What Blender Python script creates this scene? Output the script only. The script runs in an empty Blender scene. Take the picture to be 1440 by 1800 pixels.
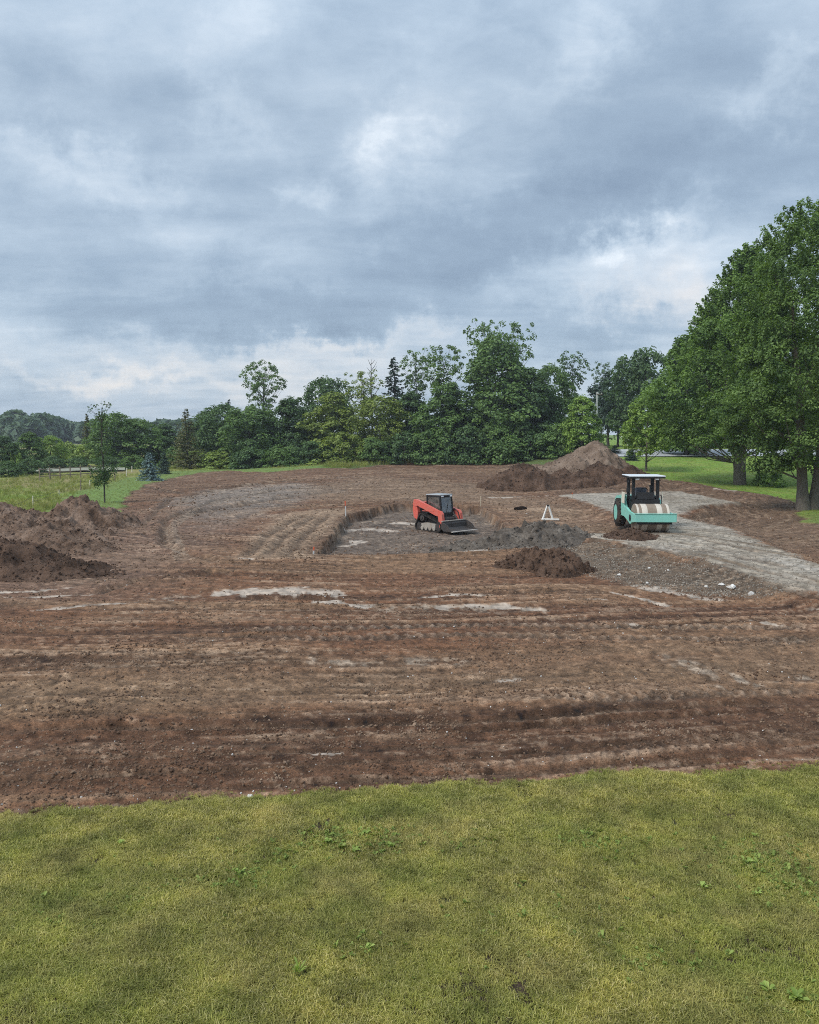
import bpy, math, random
import numpy as np
from mathutils import Vector, Matrix

C = bpy.context.scene.collection
SC = bpy.context.scene
R = math.radians

# ------------------------------------------------------------------ camera
FPX, CX, CY = 1440.0, 720.0, 900.0
CAM_H, PITCH = 5.0, math.atan(140.0 / 1440.0)
cam_d = bpy.data.cameras.new('camera')
cam = bpy.data.objects.new('camera', cam_d)
C.objects.link(cam)
cam.location = (0, 0, CAM_H)
cam.rotation_euler = (math.pi / 2 - PITCH, 0, 0)
cam_d.sensor_fit = 'HORIZONTAL'
cam_d.sensor_width = 36.0
cam_d.lens = 36.0
cam_d.clip_start = 0.1
cam_d.clip_end = 9000.0
SC.camera = cam

# ------------------------------------------------------------------ sky, sun, exposure
SUN_EL, SUN_AZ = 48.0, -125.0        # azimuth from +Y towards +X
SUN_STRENGTH = 1.5
SKY_STRENGTH = 0.1
CLOUD_GAIN = 0.78
SC.view_settings.view_transform = 'Standard'
SC.view_settings.look = 'None'
SC.view_settings.gamma = 1.0
SC.view_settings.use_curve_mapping = False
SC.view_settings.exposure = 0.8
SC.render.film_transparent = False
try:
    SC.cycles.filter_width = 1.0
    SC.cycles.use_denoising = False
except Exception:
    pass
try:
    SC.cycles.max_bounces = 6
    SC.cycles.diffuse_bounces = 3
    SC.cycles.transmission_bounces = 3
    SC.cycles.transparent_max_bounces = 6
except Exception:
    pass

sun_d = bpy.data.lights.new('sun', 'SUN')
sun_d.energy = SUN_STRENGTH
sun_d.angle = R(22)
sun_d.color = (1.0, 0.95, 0.87)
sun = bpy.data.objects.new('sun', sun_d)
C.objects.link(sun)
_sd = Vector((math.cos(R(SUN_EL)) * math.sin(R(SUN_AZ)), math.cos(R(SUN_EL)) * math.cos(R(SUN_AZ)), math.sin(R(SUN_EL))))
sun.rotation_euler = _sd.to_track_quat('Z', 'Y').to_euler()
sun.location = (-20, -20, 60)


def pix_dir(px, py):
    u, v = (px - CX) / FPX, (CY - py) / FPX
    c, s = math.cos(PITCH), math.sin(PITCH)
    d = np.array([u, c + v * s, -s + v * c])
    return d / np.linalg.norm(d)


def build_world():
    w = bpy.data.worlds.new('World')
    SC.world = w
    w.use_nodes = True
    nt = w.node_tree
    nt.nodes.clear()
    N, L = nt.nodes, nt.links
    out = N.new('ShaderNodeOutputWorld')
    bg = N.new('ShaderNodeBackground')
    bg.inputs['Strength'].default_value = SKY_STRENGTH
    L.new(bg.outputs[0], out.inputs['Surface'])
    sky = N.new('ShaderNodeTexSky')
    sky.sky_type = 'NISHITA'
    sky.sun_disc = False
    sky.sun_elevation = R(SUN_EL)
    sky.sun_rotation = R(SUN_AZ)
    geo = N.new('ShaderNodeTexCoord')
    sep = N.new('ShaderNodeSeparateXYZ')
    L.new(geo.outputs['Generated'], sep.inputs[0])

    def M(op, a, b=None, c=None):
        n = N.new('ShaderNodeMath')
        n.operation = op
        for i, x in enumerate((a, b, c)):
            if x is None:
                continue
            if isinstance(x, (int, float)):
                n.inputs[i].default_value = x
            else:
                L.new(x, n.inputs[i])
        return n.outputs[0]

    X, Y, Z = sep.outputs
    az = M('ARCTAN2', X, Y)
    zc = M('MINIMUM', M('MAXIMUM', Z, -1.0), 1.0)
    el = M('ARCSINE', zc)
    # cloud-plane coordinates: streets of cloud run together towards the horizon
    zz = M('ADD', M('MAXIMUM', Z, 0.0), 0.16)
    comb = N.new('ShaderNodeCombineXYZ')
    L.new(M('DIVIDE', X, zz), comb.inputs[0])
    L.new(M('DIVIDE', Y, zz), comb.inputs[1])

    def noise(vec, scale, detail, rough, dist=0.0, off=(0, 0, 0), sc=(1, 1, 1), rot=0.0):
        mp = N.new('ShaderNodeMapping')
        mp.inputs['Location'].default_value = off
        mp.inputs['Scale'].default_value = sc
        mp.inputs['Rotation'].default_value = (0, 0, rot)
        L.new(vec, mp.inputs[0])
        n = N.new('ShaderNodeTexNoise')
        n.inputs['Scale'].default_value = scale
        n.inputs['Detail'].default_value = detail
        n.inputs['Roughness'].default_value = rough
        n.inputs['Distortion'].default_value = dist
        L.new(mp.outputs[0], n.inputs['Vector'])
        return n
    n1 = noise(comb.outputs[0], 0.8, 7, 0.55, 0.35, (3.1, 1.7, 0), (0.75, 1.25, 1), R(12)).outputs[0]
    n3 = noise(comb.outputs[0], 2.9, 6, 0.6, 0.25, (7.3, 2.2, 0), (0.7, 1.3, 1), R(-20)).outputs[0]
    n2 = noise(geo.outputs['Generated'], 5.5, 7, 0.58, 0.3, (1.3, 2.2, 0.7), (0.75, 0.75, 1.5)).outputs[0]
    n4 = noise(geo.outputs['Generated'], 15.0, 7, 0.62, 0.5, (4.3, 0.2, 2.7), (0.8, 0.8, 1.5)).outputs[0]
    wn = noise(geo.outputs['Generated'], 8.0, 7, 0.66)
    av = N.new('ShaderNodeCombineXYZ')
    L.new(az, av.inputs[0])
    L.new(el, av.inputs[1])
    wv = N.new('ShaderNodeVectorMath')
    wv.operation = 'SUBTRACT'
    L.new(wn.outputs['Color'], wv.inputs[0])
    wv.inputs[1].default_value = (0.5, 0.5, 0.5)
    ws = N.new('ShaderNodeVectorMath')
    ws.operation = 'MULTIPLY_ADD'
    L.new(wv.outputs[0], ws.inputs[0])
    ws.inputs[1].default_value = (0.30, 0.20, 0)
    L.new(av.outputs[0], ws.inputs[2])
    feats = [
        # x, y, amount, half-width x, half-width y (photo px), tilt
        (715, 252, .36, 56, 30, -15), (735, 190, .16, 50, 110, 5), (1125, 432, .52, 70, 20, 0), (165, 275, .42, 85, 30, 12),
        (430, 190, .28, 45, 30, 40), (505, 322, .38, 26, 20, 0), (225, 662, .4, 150, 16, 2), (50, 275, .25, 70, 35, 10),
        (310, 350, .26, 90, 36, 20), (640, 330, .2, 80, 50, 0), (1185, 570, .24, 50, 36, -35), (1120, 520, .12, 110, 24, -15),
        (560, 612, .2, 190, 14, -6), (1065, 60, .40, 60, 45, -40), (1420, 95, .42, 80, 24, -20), (1330, 190, .28, 60, 26, -20),
        (960, 495, .3, 140, 34, -12), (120, 592, .16, 150, 20, 3), (540, 700, .2, 90, 22, 0), (430, 420, .16, 90, 26, 10),
        (720, 610, .25, 90, 25, -10), (60, 505, .2, 70, 18, 5), (880, 130, .12, 160, 70, -20), (440, 60, .2, 40, 60, 20), (200, 100, .14, 120, 60, 10),
        (1250, 470, .14, 120, 40, -10), (100, 722, .1, 200, 20, 0),
        (280, 180, -.34, 120, 90, 0), (640, 70, -.22, 120, 70, 0), (560, 260, -.18, 70, 60, 0), (540, 400, -.26, 170, 60, 0),
        (760, 475, -.36, 240, 40, -12), (1000, 385, -.28, 220, 40, -14), (980, 200, -.16, 220, 60, 10), (330, 545, -.3, 260, 40, 6),
        (50, 180, -.32, 90, 70, 0), (1260, 280, -.26, 160, 50, -20), (660, 560, -.34, 260, 30, 4), (1090, 585, -.28, 90, 32, 15),
        (370, 690, -.2, 60, 45, 0), (150, 700, -.16, 120, 28, 0), (1010, 560, -.16, 120, 30, 0), (1200, 130, -.2, 110, 60, -20), (60, 430, -.12, 160, 60, 0),
    ]
    acc = None
    for (px, py, amp, sx, sy, rot) in feats:
        d = pix_dir(px, py)
        a0, e0 = math.atan2(d[0], d[1]), math.asin(d[2])
        mp = N.new('ShaderNodeMapping')
        mp.vector_type = 'TEXTURE'
        mp.inputs['Location'].default_value = (a0, e0, 0)
        mp.inputs['Rotation'].default_value = (0, 0, R(-rot))
        mp.inputs['Scale'].default_value = (sx / 1440 * 1.15, sy / 1440 * 1.15, 1)
        L.new(ws.outputs[0], mp.inputs[0])
        dt = N.new('ShaderNodeVectorMath')
        dt.operation = 'DOT_PRODUCT'
        L.new(mp.outputs[0], dt.inputs[0])
        L.new(mp.outputs[0], dt.inputs[1])
        p = M('POWER', 0.4966, dt.outputs['Value'])
        acc = M('MULTIPLY_ADD', p, amp, acc if acc is not None else 0.0)
    t = M('MULTIPLY_ADD', M('SUBTRACT', n1, 0.5), 0.45, 0.47)
    t = M('MULTIPLY_ADD', M('SUBTRACT', n3, 0.5), 0.55, t)
    t = M('MULTIPLY_ADD', M('SUBTRACT', n2, 0.5), 0.55, t)
    t = M('MULTIPLY_ADD', M('SUBTRACT', n4, 0.5), 0.42, t)
    # bright features break up with the fine noise
    brk = M('MULTIPLY_ADD', M('ADD', n2, n4), 1.15, -0.15)
    t = M('MULTIPLY_ADD', M('MULTIPLY', acc, brk), 0.52, t)
    ramp = N.new('ShaderNodeValToRGB')
    cr = ramp.color_ramp
    cr.interpolation = 'LINEAR'
    cols = [(0.0, (0.190, 0.255, 0.345)), (0.28, (0.268, 0.348, 0.445)), (0.5, (0.370, 0.455, 0.550)), (0.75, (0.50, 0.575, 0.655)), (1.0, (0.72, 0.77, 0.82))]
    while len(cr.elements) < len(cols):
        cr.elements.new(0.5)
    for e, (p, c) in zip(cr.elements, cols):
        e.position = p
        e.color = (*c, 1)
    L.new(t, ramp.inputs[0])
    # low on the left the cloud break is faintly warm
    wm = None
    for (px, py, sx, sy) in ((230, 664, 190, 26), (470, 660, 260, 50), (560, 606, 170, 20), (1180, 560, 60, 50)):
        d = pix_dir(px, py)
        mp = N.new('ShaderNodeMapping')
        mp.vector_type = 'TEXTURE'
        mp.inputs['Location'].default_value = (math.atan2(d[0], d[1]), math.asin(d[2]), 0)
        mp.inputs['Scale'].default_value = (sx / 1440 * 1.15, sy / 1440 * 1.15, 1)
        L.new(ws.outputs[0], mp.inputs[0])
        dt = N.new('ShaderNodeVectorMath')
        dt.operation = 'DOT_PRODUCT'
        L.new(mp.outputs[0], dt.inputs[0])
        L.new(mp.outputs[0], dt.inputs[1])
        p = M('POWER', 0.4966, dt.outputs['Value'])
        wm = p if wm is None else M('MAXIMUM', wm, p)
    wm = M('MULTIPLY', M('MULTIPLY', wm, M('MINIMUM', M('MAXIMUM', M('MULTIPLY_ADD', t, 2.2, -0.75), 0.0), 1.0)), 0.75)
    warm = N.new('ShaderNodeMix')
    warm.data_type = 'RGBA'
    L.new(wm, warm.inputs[0])
    L.new(ramp.outputs[0], warm.inputs[6])
    warm.inputs[7].default_value = (0.70, 0.655, 0.62, 1)
    mix = N.new('ShaderNodeMix')
    mix.data_type = 'RGBA'
    mix.inputs[0].default_value = 0.93
    L.new(sky.outputs[0], mix.inputs[6])
    sc = N.new('ShaderNodeVectorMath')
    sc.operation = 'SCALE'
    # an overcast sky brightens towards the zenith: (1 + 2 sin elevation) / 3
    up = M('MULTIPLY_ADD', M('MAXIMUM', M('SUBTRACT', Z, 0.36), 0.0), 1.15, 1.0)
    L.new(M('MULTIPLY', up, CLOUD_GAIN / SKY_STRENGTH), sc.inputs['Scale'])
    L.new(warm.outputs[2], sc.inputs[0])
    L.new(sc.outputs[0], mix.inputs[7])
    L.new(mix.outputs[2], bg.inputs['Color'])
    w.cycles.sampling_method = 'MANUAL'
    w.cycles.sample_map_resolution = 512


build_world()


# ------------------------------------------------------------------ numeric helpers
def smooth(e0, e1, x):
    t = np.clip((x - e0) / (e1 - e0), 0, 1)
    return t * t * (3 - 2 * t)


def lerp(a, b, t):
    return a + (b - a) * t


def _hash(ix, iy, seed):
    h = (ix.astype(np.int64) * 374761393 + iy.astype(np.int64) * 668265263 + seed * 974634777) & 0xFFFFFFFF
    h = ((h ^ (h >> 13)) * 1274126177) & 0xFFFFFFFF
    h = (h ^ (h >> 16)) & 0xFFFFFFFF
    return h.astype(np.float64) / 4294967295.0


def vnoise(x, y, seed=0):
    x = np.asarray(x, float)
    y = np.asarray(y, float)
    xi, yi = np.floor(x), np.floor(y)
    fx, fy = x - xi, y - yi
    fx = fx * fx * fx * (fx * (fx * 6 - 15) + 10)
    fy = fy * fy * fy * (fy * (fy * 6 - 15) + 10)
    a, b = _hash(xi, yi, seed), _hash(xi + 1, yi, seed)
    c, d = _hash(xi, yi + 1, seed), _hash(xi + 1, yi + 1, seed)
    return (a + (b - a) * fx) * (1 - fy) + (c + (d - c) * fx) * fy - 0.5


def fbm(x, y, seed=0, octs=4, gain=0.5):
    s, a = 0.0, 1.0
    for o in range(octs):
        s = s + a * vnoise(x * 2 ** o + o * 17.3, y * 2 ** o - o * 9.1, seed + o)
        a *= gain
    return s


def poly_sd(x, y, poly):
    """signed distance to a polygon, negative inside"""
    poly = np.asarray(poly, float)
    d2 = np.full(x.shape, 1e18)
    ins = np.zeros(x.shape, bool)
    n = len(poly)
    for i in range(n):
        ax, ay = poly[i]
        bx, by = poly[(i + 1) % n]
        ex, ey = bx - ax, by - ay
        t = np.clip(((x - ax) * ex + (y - ay) * ey) / (ex * ex + ey * ey + 1e-12), 0, 1)
        d2 = np.minimum(d2, (x - ax - t * ex) ** 2 + (y - ay - t * ey) ** 2)
        cnd = ((ay > y) != (by > y)) & (x < (bx - ax) * (y - ay) / (by - ay + 1e-18) + ax)
        ins ^= cnd
    d = np.sqrt(d2)
    return np.where(ins, -d, d)


def line_sd(x, y, pts):
    """distance to a polyline, arc length along it, side (+ left / - right)"""
    pts = np.asarray(pts, float)
    best = np.full(x.shape, 1e18)
    s_at = np.zeros(x.shape)
    side = np.zeros(x.shape)
    s0 = 0.0
    for (ax, ay), (bx, by) in zip(pts[:-1], pts[1:]):
        ex, ey = bx - ax, by - ay
        ln = math.hypot(ex, ey)
        t = np.clip(((x - ax) * ex + (y - ay) * ey) / (ln * ln), 0, 1)
        dx, dy = x - ax - t * ex, y - ay - t * ey
        d = dx * dx + dy * dy
        m = d < best
        best = np.where(m, d, best)
        s_at = np.where(m, s0 + t * ln, s_at)
        side = np.where(m, ex * dy - ey * dx, side)
        s0 += ln
    return np.sqrt(best), s_at, np.sign(side), s0


# ------------------------------------------------------------------ the lie of the land
def slope_h(x, y):
    s = 0.018 * smooth(-26, -8, x)
    s = lerp(s, 0.05, smooth(9, 24, x))
    t = np.clip(y - 58, 0, 58)
    t = np.where(y > 58, t * t / (t + 6), 0)
    return s * t


def G(px, py, hfun=None):
    """ground point under a pixel of the photograph"""
    d = pix_dir(px, py)
    hf = hfun or slope_h
    prev = 4.0
    t = 4.0
    o = np.array([0, 0, CAM_H])
    while t < 900:
        p = o + d * t
        if p[2] <= float(hf(np.array([p[0]]), np.array([p[1]]))[0]):
            lo, hi = prev, t
            for _ in range(18):
                m = .5 * (lo + hi)
                q = o + d * m
                if q[2] <= float(hf(np.array([q[0]]), np.array([q[1]]))[0]):
                    hi = m
                else:
                    lo = m
            q = o + d * hi
            return (float(q[0]), float(q[1]), float(hf(np.array([q[0]]), np.array([q[1]]))[0]))
        prev = t
        t *= 1.02
    p = o + d * 900
    return (float(p[0]), float(p[1]), 0.0)


def GP(pts):
    return [G(a, b)[:2] for a, b in pts]


EDGE = GP([(-400, 1455), (0, 1440), (200, 1427), (480, 1404), (700, 1388), (1000, 1374), (1250, 1361), (1440, 1354), (1900, 1345)])
SOIL = [(-40, 6)] + [(-14, 9.3)] + EDGE + [(40, 14.5), (60, 30), (45, 36)] + GP(
    [(1500, 938), (1425, 925), (1406, 902), (1402, 884), (1340, 876), (1290, 868), (1240, 858), (1195, 848), (1150, 838), (1105, 828), (1050, 824), (960, 817), (880, 813), (800, 811),
     (700, 815), (620, 823), (540, 824), (470, 830), (400, 828), (350, 831), (300, 841), (255, 853), (225, 868), (212, 886), (205, 902), (150, 915), (80, 925), (10, 938), (-60, 945)]) + [(-45, 38), (-60, 22)]
PAD = GP([(978, 877), (1040, 874), (1130, 872), (1200, 871), (1235, 880), (1300, 892), (1240, 898), (1195, 915), (1240, 928), (1300, 948), (1380, 980), (1440, 1003), (1700, 1090)]) + [(34, 18)] + GP(
    [(1700, 1130), (1440, 1062), (1300, 1020), (1200, 990), (1120, 975), (1060, 963), (1000, 955), (985, 950), (1060, 948), (1140, 948), (1120, 930), (1060, 905), (1020, 890)])
PIT = GP([(556, 975), (585, 940), (612, 905), (700, 886), (846, 890), (880, 915), (930, 962), (760, 970)])
BANK = GP([(985, 958), (1060, 966), (1150, 985), (1240, 1005), (1330, 1030), (1400, 1048), (1340, 1048), (1240, 1044), (1130, 1028), (1040, 1010), (980, 990)])
TAN = GP([(600, 893), (560, 895), (480, 905), (430, 985), (545, 985), (560, 955), (600, 925), (618, 900)])
TAN2 = GP([(640, 838), (860, 850), (870, 868), (980, 880), (1060, 915), (1120, 945), (1000, 950), (900, 905), (840, 882), (700, 880), (560, 880), (520, 860)])
GREY = GP([(330, 905), (300, 880), (380, 862), (520, 850), (600, 862), (480, 890), (380, 930)])
PALE = [  # smooth pale clay streaks: px polyline, half width in metres
    ([(395, 1043), (480, 1041), (600, 1046)], .42), ([(565, 1058), (600, 1060), (640, 1066)], .22), ([(745, 1049), (800, 1046), (880, 1049)], .16),
    ([(780, 1066), (870, 1064), (950, 1072)], .22), ([(1075, 1040), (1120, 1049), (1170, 1062)], .12), ([(1120, 1029), (1190, 1041), (1260, 1052)], .28),
    ([(1320, 1092), (1375, 1105)], .09), ([(1420, 1072), (1480, 1082)], .13), ([(424, 984), (446, 986)], .16), ([(620, 916), (660, 914), (690, 918)], .42), ([(608, 938), (632, 932)], .34),
    ([(812, 970), (860, 968), (918, 966)], .26), ([(0, 1043), (60, 1038), (130, 1030)], .14), ([(0, 1052), (100, 1045), (160, 1042)], .10), ([(880, 1197), (915, 1194)], .12),
    ([(60, 1073), (150, 1066), (240, 1062)], .10), ([(150, 1010), (190, 1002)], .3), ([(860, 874), (960, 872)], .3), ([(1255, 870), (1300, 877)], .3), ([(545, 1322), (600, 1322)], .05),
    ([(700, 905), (760, 905)], .5), ([(1090, 1097), (1130, 1100)], .08), ([(1010, 1055), (1060, 1054)], .1)]
ROUGHPALE = [([(640, 1064), (700, 1067), (800, 1066), (950, 1074)], .42), ([(300, 1052), (350, 1050)], .5), ([(560, 1165), (700, 1160), (800, 1163)], .3),
             ([(1280, 1215), (1360, 1200), (1440, 1190)], .22), ([(1190, 1165), (1310, 1205)], .35)]
TREADS = [  # px polyline, half width, pitch, skew, depth
    ([(-60, 1400), (150, 1385), (450, 1362), (700, 1350), (950, 1335), (1440, 1302)], .2, .2, .5, .014),
    ([(-60, 1425), (150, 1410), (300, 1398), (520, 1390)], .2, .2, -.5, .016),
    ([(-60, 1075), (60, 1062), (200, 1056), (340, 1047)], .45, .5, .8, .08),
    ([(560, 1166), (700, 1160), (820, 1164)], .28, .24, .5, .045), ([(880, 1122), (960, 1126), (1060, 1124)], .25, .24, .5, .045),
    ([(1170, 1140), (1240, 1178), (1330, 1214)], .45, .22, 0., .05), ([(1080, 1240), (1220, 1226), (1330, 1210), (1480, 1186)], .22, .2, .9, .06),
    ([(1280, 1120), (1360, 1165), (1440, 1200)], .4, .22, 0., .04), ([(1040, 1212), (1100, 1210), (1200, 1214)], .2, .22, .6, .04),
    ([(640, 1070), (760, 1066), (930, 1072)], .4, .36, .8, .06), ([(100, 1180), (400, 1185), (700, 1205)], .24, .24, .5, .02), ([(0, 1200), (200, 1195)], .2, .24, .5, .02),
    ([(-60, 1128), (300, 1112), (800, 1098), (1440, 1108)], .24, .3, .5, .04), ([(-60, 1150), (300, 1132), (800, 1118), (1440, 1130)], .24, .3, .5, .035),
    ([(300, 1240), (700, 1226), (1100, 1232), (1440, 1216)], .22, .24, .6, .03), ([(-60, 1330), (300, 1318), (620, 1306)], .22, .22, .5, .03),
    ([(900, 1160), (1180, 1150), (1440, 1128)], .22, .26, .6, .04), ([(1060, 1190), (1250, 1250), (1440, 1290)], .3, .24, 0., .035),
    ([(560, 1010), (430, 1006), (320, 985), (300, 930), (350, 890), (470, 864), (640, 850)], .32, .5, .5, .05),
    ([(285, 905), (330, 876), (440, 852), (640, 838)], .32, .5, .5, .05)]
RUTS = [
    ([(-60, 1085), (400, 1078), (1000, 1086), (1440, 1098)], .05, .04), ([(-60, 1112), (500, 1094), (900, 1092)], .05, .04), ([(200, 1160), (700, 1142), (1100, 1146)], .05, .035),
    ([(-60, 1268), (400, 1256), (900, 1236)], .045, .035), ([(500, 1296), (1000, 1272), (1480, 1250)], .06, .05), ([(-60, 1345), (500, 1322), (1000, 1296)], .04, .03), ([(-60, 1378), (400, 1352), (900, 1322), (1480, 1290)], .045, .04),
    ([(-60, 1412), (300, 1386), (620, 1366), (1000, 1345), (1440, 1325)], .045, .04), ([(600, 1370), (1000, 1352), (1480, 1334)], .04, .035), ([(300, 1200), (800, 1186), (1200, 1196)], .04, .03),
    # px polyline, half width m, depth m
    ([(-50, 1290), (300, 1282), (600, 1272), (900, 1262), (1440, 1235)], .12, .07), ([(160, 1042), (240, 1022), (420, 1005)], .25, .12), ([(400, 1055), (620, 1052)], .2, .09),
    ([(-50, 1205), (120, 1196), (260, 1192)], .1, .06), ([(-50, 1245), (120, 1238)], .09, .05), ([(200, 846), (330, 868), (480, 848), (640, 836)], .5, .12),
    ([(600, 1050), (760, 1055), (1000, 1040)], .14, .05), ([(430, 985), (470, 940), (540, 902)], .22, .07), ([(500, 985), (530, 945), (580, 905)], .22, .07), ([(465, 985), (500, 942), (560, 903)], .2, .06), ([(300, 912), (400, 890), (520, 872), (620, 864)], .5, .14),
    ([(1190, 908), (1270, 896), (1400, 886)], .28, .13), ([(1200, 918), (1270, 905), (1400, 892)], .28, .12), ([(640, 1105), (500, 1120), (300, 1122)], .12, .05), ([(-30, 1180), (300, 1175)], .1, .03),
    ([(330, 925), (420, 922)], .3, .1), ([(600, 985), (760, 978), (900, 975)], .3, .1),
    ([(520, 1000), (380, 990), (290, 960), (290, 915), (380, 880), (520, 858)], .22, .13), ([(620, 1020), (440, 1016), (300, 1000)], .14, .08),
    ([(245, 930), (300, 876), (460, 848)], .2, .08)]
DRIVE_RUTS = [[(990, 952 + k), (1150, 968 + k * 1.2), (1300, 1000 + k * 1.8), (1480, 1040 + k * 2.6)] for k in (-3, 1, 5, 9, 14)] + [[(1100, 946), (1250, 975), (1440, 1025)], [(1180, 945), (1300, 975), (1440, 1012)]]


_wl = {}


def wline(p):
    k = tuple(p)
    if k not in _wl:
        _wl[k] = GP(p)
    return _wl[k]


def near_line(x, y, pts, margin):
    """line_sd where the points are close, far values elsewhere"""
    pts = wline(pts)
    a = np.array(pts)
    lo, hi = a.min(0) - margin, a.max(0) + margin
    idx = np.nonzero((x > lo[0]) & (x < hi[0]) & (y > lo[1]) & (y < hi[1]))[0]
    ln = sum(math.dist(p, q) for p, q in zip(pts[:-1], pts[1:]))
    if len(idx) == 0:
        return idx, None, None, ln
    d, s, sd, ln = line_sd(x[idx], y[idx], pts)
    k = d < margin
    return idx[k], d[k], s[k], ln


_cache = {}


def ground(x, y, fine=True):
    """height, colour, roughness, region for arrays of world x, y"""
    shp = x.shape
    x, y = x.ravel(), y.ravel()
    h = slope_h(x, y)
    r = np.hypot(x, y)
    warp = fbm(x * .7, y * .7, 5, 4) * .9 + fbm(x * 4, y * 4, 6, 3) * .16
    near = r < 30
    soil = poly_sd(x, y, SOIL) + np.where(r < 16, warp * .2 + fbm(x * 3.4, y * 3.4, 7, 4, .65) * .2, warp * .8)
    pad = poly_sd(x, y, PAD) + warp * .35
    pit = poly_sd(x, y, PIT)
    soilm = smooth(.1, -.25, soil)
    # raised drive, sunk pit
    h = h + .34 * smooth(1.5, -.3, pad)
    pits = smooth(.14, -.10, pit + fbm(x * 1.8, y * 1.8, 9, 4, .6) * .3)
    h = h - .55 * pits * smooth(11, 3.5, x - (y - 40) * .1)
    # broad unevenness
    h = h + soilm * (fbm(x * .2, y * .2, 11, 2) * .13)
    h = h + (1 - soilm) * fbm(x * .15, y * .15, 12, 3) * .10
    # right-hand spoil, loosely graded
    berm = np.exp(-((x - 24 - (y - 40) * .35) / 5.0) ** 2) * smooth(26, 34, y) * smooth(62, 52, y) * smooth(.5, 2.5, pad)
    h = h + berm * .35
    berm2 = np.exp(-(line_sd(x, y, wline([(1120, 862), (1190, 856), (1250, 868), (1330, 882)]))[0] / 1.6) ** 2) * .55 * smooth(.2, 1.6, pad)
    h = h + berm2
    berm3 = np.exp(-(line_sd(x, y, wline([(990, 868), (1060, 864), (1110, 864)]))[0] / 2.0) ** 2) * .3
    h = h + berm3
    # curvilinear grading marks that sweep round the pit
    ys = y - .13 * x * smooth(34, 18, y)
    rho = np.sqrt(((x - 3) / 1.7) ** 2 + (ys - 50) ** 2)
    th = np.arctan2((x - 3) / 1.7, 50 - ys)
    arc = th * np.maximum(rho, 8) * 1.2
    rw = rho + fbm(x * .35, y * .35, 20, 3) * .3
    st1 = fbm(rw * .9, arc * .06, 21, 3)
    st2 = fbm(rw * 3.2, arc * .13, 22, 3)
    st3 = fbm(rw * 8.5, arc * .38, 23, 2)
    worn = smooth(-.2, .3, fbm(x * .28 + 3, y * .4, 19, 3))
    st2 = st2 * (.35 + .65 * worn)
    st3 = st3 * (.45 + .55 * worn)
    lump = fbm(x * 1.3, y * 1.3, 24, 3)
    clod = fbm(x * 5, y * 5, 25, 3, .6)
    clodmask = smooth(-.25, .35, fbm(x * .35 + 7, y * .35, 26, 3) + .1)
    n0p = fbm(x * 2.5, y * 2.5, 48, 3) * .5
    if fine:
        tan_m = smooth(.8, -.6, poly_sd(x, y, TAN) + warp)
        tan2_m = smooth(1.6, -1.6, poly_sd(x, y, TAN2) + warp * 1.5)
        grey_m = smooth(2.0, -2.0, poly_sd(x, y, GREY) + warp * 2)
        bank_m = smooth(.6, -.4, poly_sd(x, y, BANK) + warp * .5)
    else:
        tan_m = tan2_m = grey_m = bank_m = np.zeros_like(x)
    padm = smooth(.25, -.45, pad + n0p) * soilm
    rough_soil = soilm * (1 - padm * .92)
    h = h + rough_soil * (st1 * .075 + st2 * .05 + st3 * .035 * (1 - tan_m * .7) + lump * .014 + np.abs(clod) * .045 * clodmask)
    h = h + soilm * smooth(60, 30, r) * (fbm(x * 14, y * 14, 27, 2) * .018)
    pale = np.zeros_like(x)
    rpale = np.zeros_like(x)
    rutm = np.zeros_like(x)
    if fine:
        def loop(pts, margin):
            I, d, s, ln = near_line(x, y, pts, margin)
            return I, d, s, ln, x[I], y[I]
        for pts, hw in PALE:
            I, d, s, ln, xi, yi = loop(pts, hw * 3.2)
            if len(I):
                m = smooth(1.05, .7, d / hw + fbm(xi * 2.2, yi * 2.2, 31, 4) * 1.5)
                pale[I] = np.maximum(pale[I], m)
        for pts, hw in ROUGHPALE:
            I, d, s, ln, xi, yi = loop(pts, hw * 3.2)
            if len(I):
                m = smooth(1.3, .3, d / hw + fbm(xi * 3, yi * 3, 32, 4) * 1.2)
                rpale[I] = np.maximum(rpale[I], m * smooth(-.12, .3, fbm(xi * 4.2, yi * 3.2, 33, 3)))
        for pts, hw, dep in RUTS:
            I, d, s, ln, xi, yi = loop(pts, hw * 5)
            if len(I):
                fade = smooth(0, ln * .12, s) * smooth(ln, ln * .88, s)
                dd = d + fbm(xi * 1.5, yi * 1.5, 34, 3) * hw * .9
                prof = -np.exp(-(dd / hw) ** 2) + .55 * np.exp(-((dd - hw * 1.9) / (hw * .7)) ** 2)
                h[I] += prof * dep * fade * soilm[I]
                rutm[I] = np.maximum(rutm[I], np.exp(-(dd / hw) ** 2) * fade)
        for pts, hw, pit_, skew, dep in TREADS:
            I, d, s, ln, xi, yi = loop(pts, hw * 1.5)
            if len(I):
                jit = vnoise(s * .8, s * 0, 36) * .5
                band = smooth(hw * 1.05, hw * .85, d + fbm(xi * 3, yi * 3, 35, 2) * .06) * smooth(-.35, .25, vnoise(s * .35, d * 0, 37) + .22)
                fade = smooth(0, .6, s) * smooth(ln, ln - .6, s)
                ph = (s + skew * d + jit * .06) / pit_
                bars = smooth(.15, .45, np.abs((ph % 1) - .5))
                h[I] += band * fade * (dep * 1.6 * (bars - .55) + .25 * dep)
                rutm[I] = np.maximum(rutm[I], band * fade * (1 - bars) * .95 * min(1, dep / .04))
                rpale[I] = np.maximum(rpale[I], band * fade * bars * .6 * min(1, dep / .045))
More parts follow.
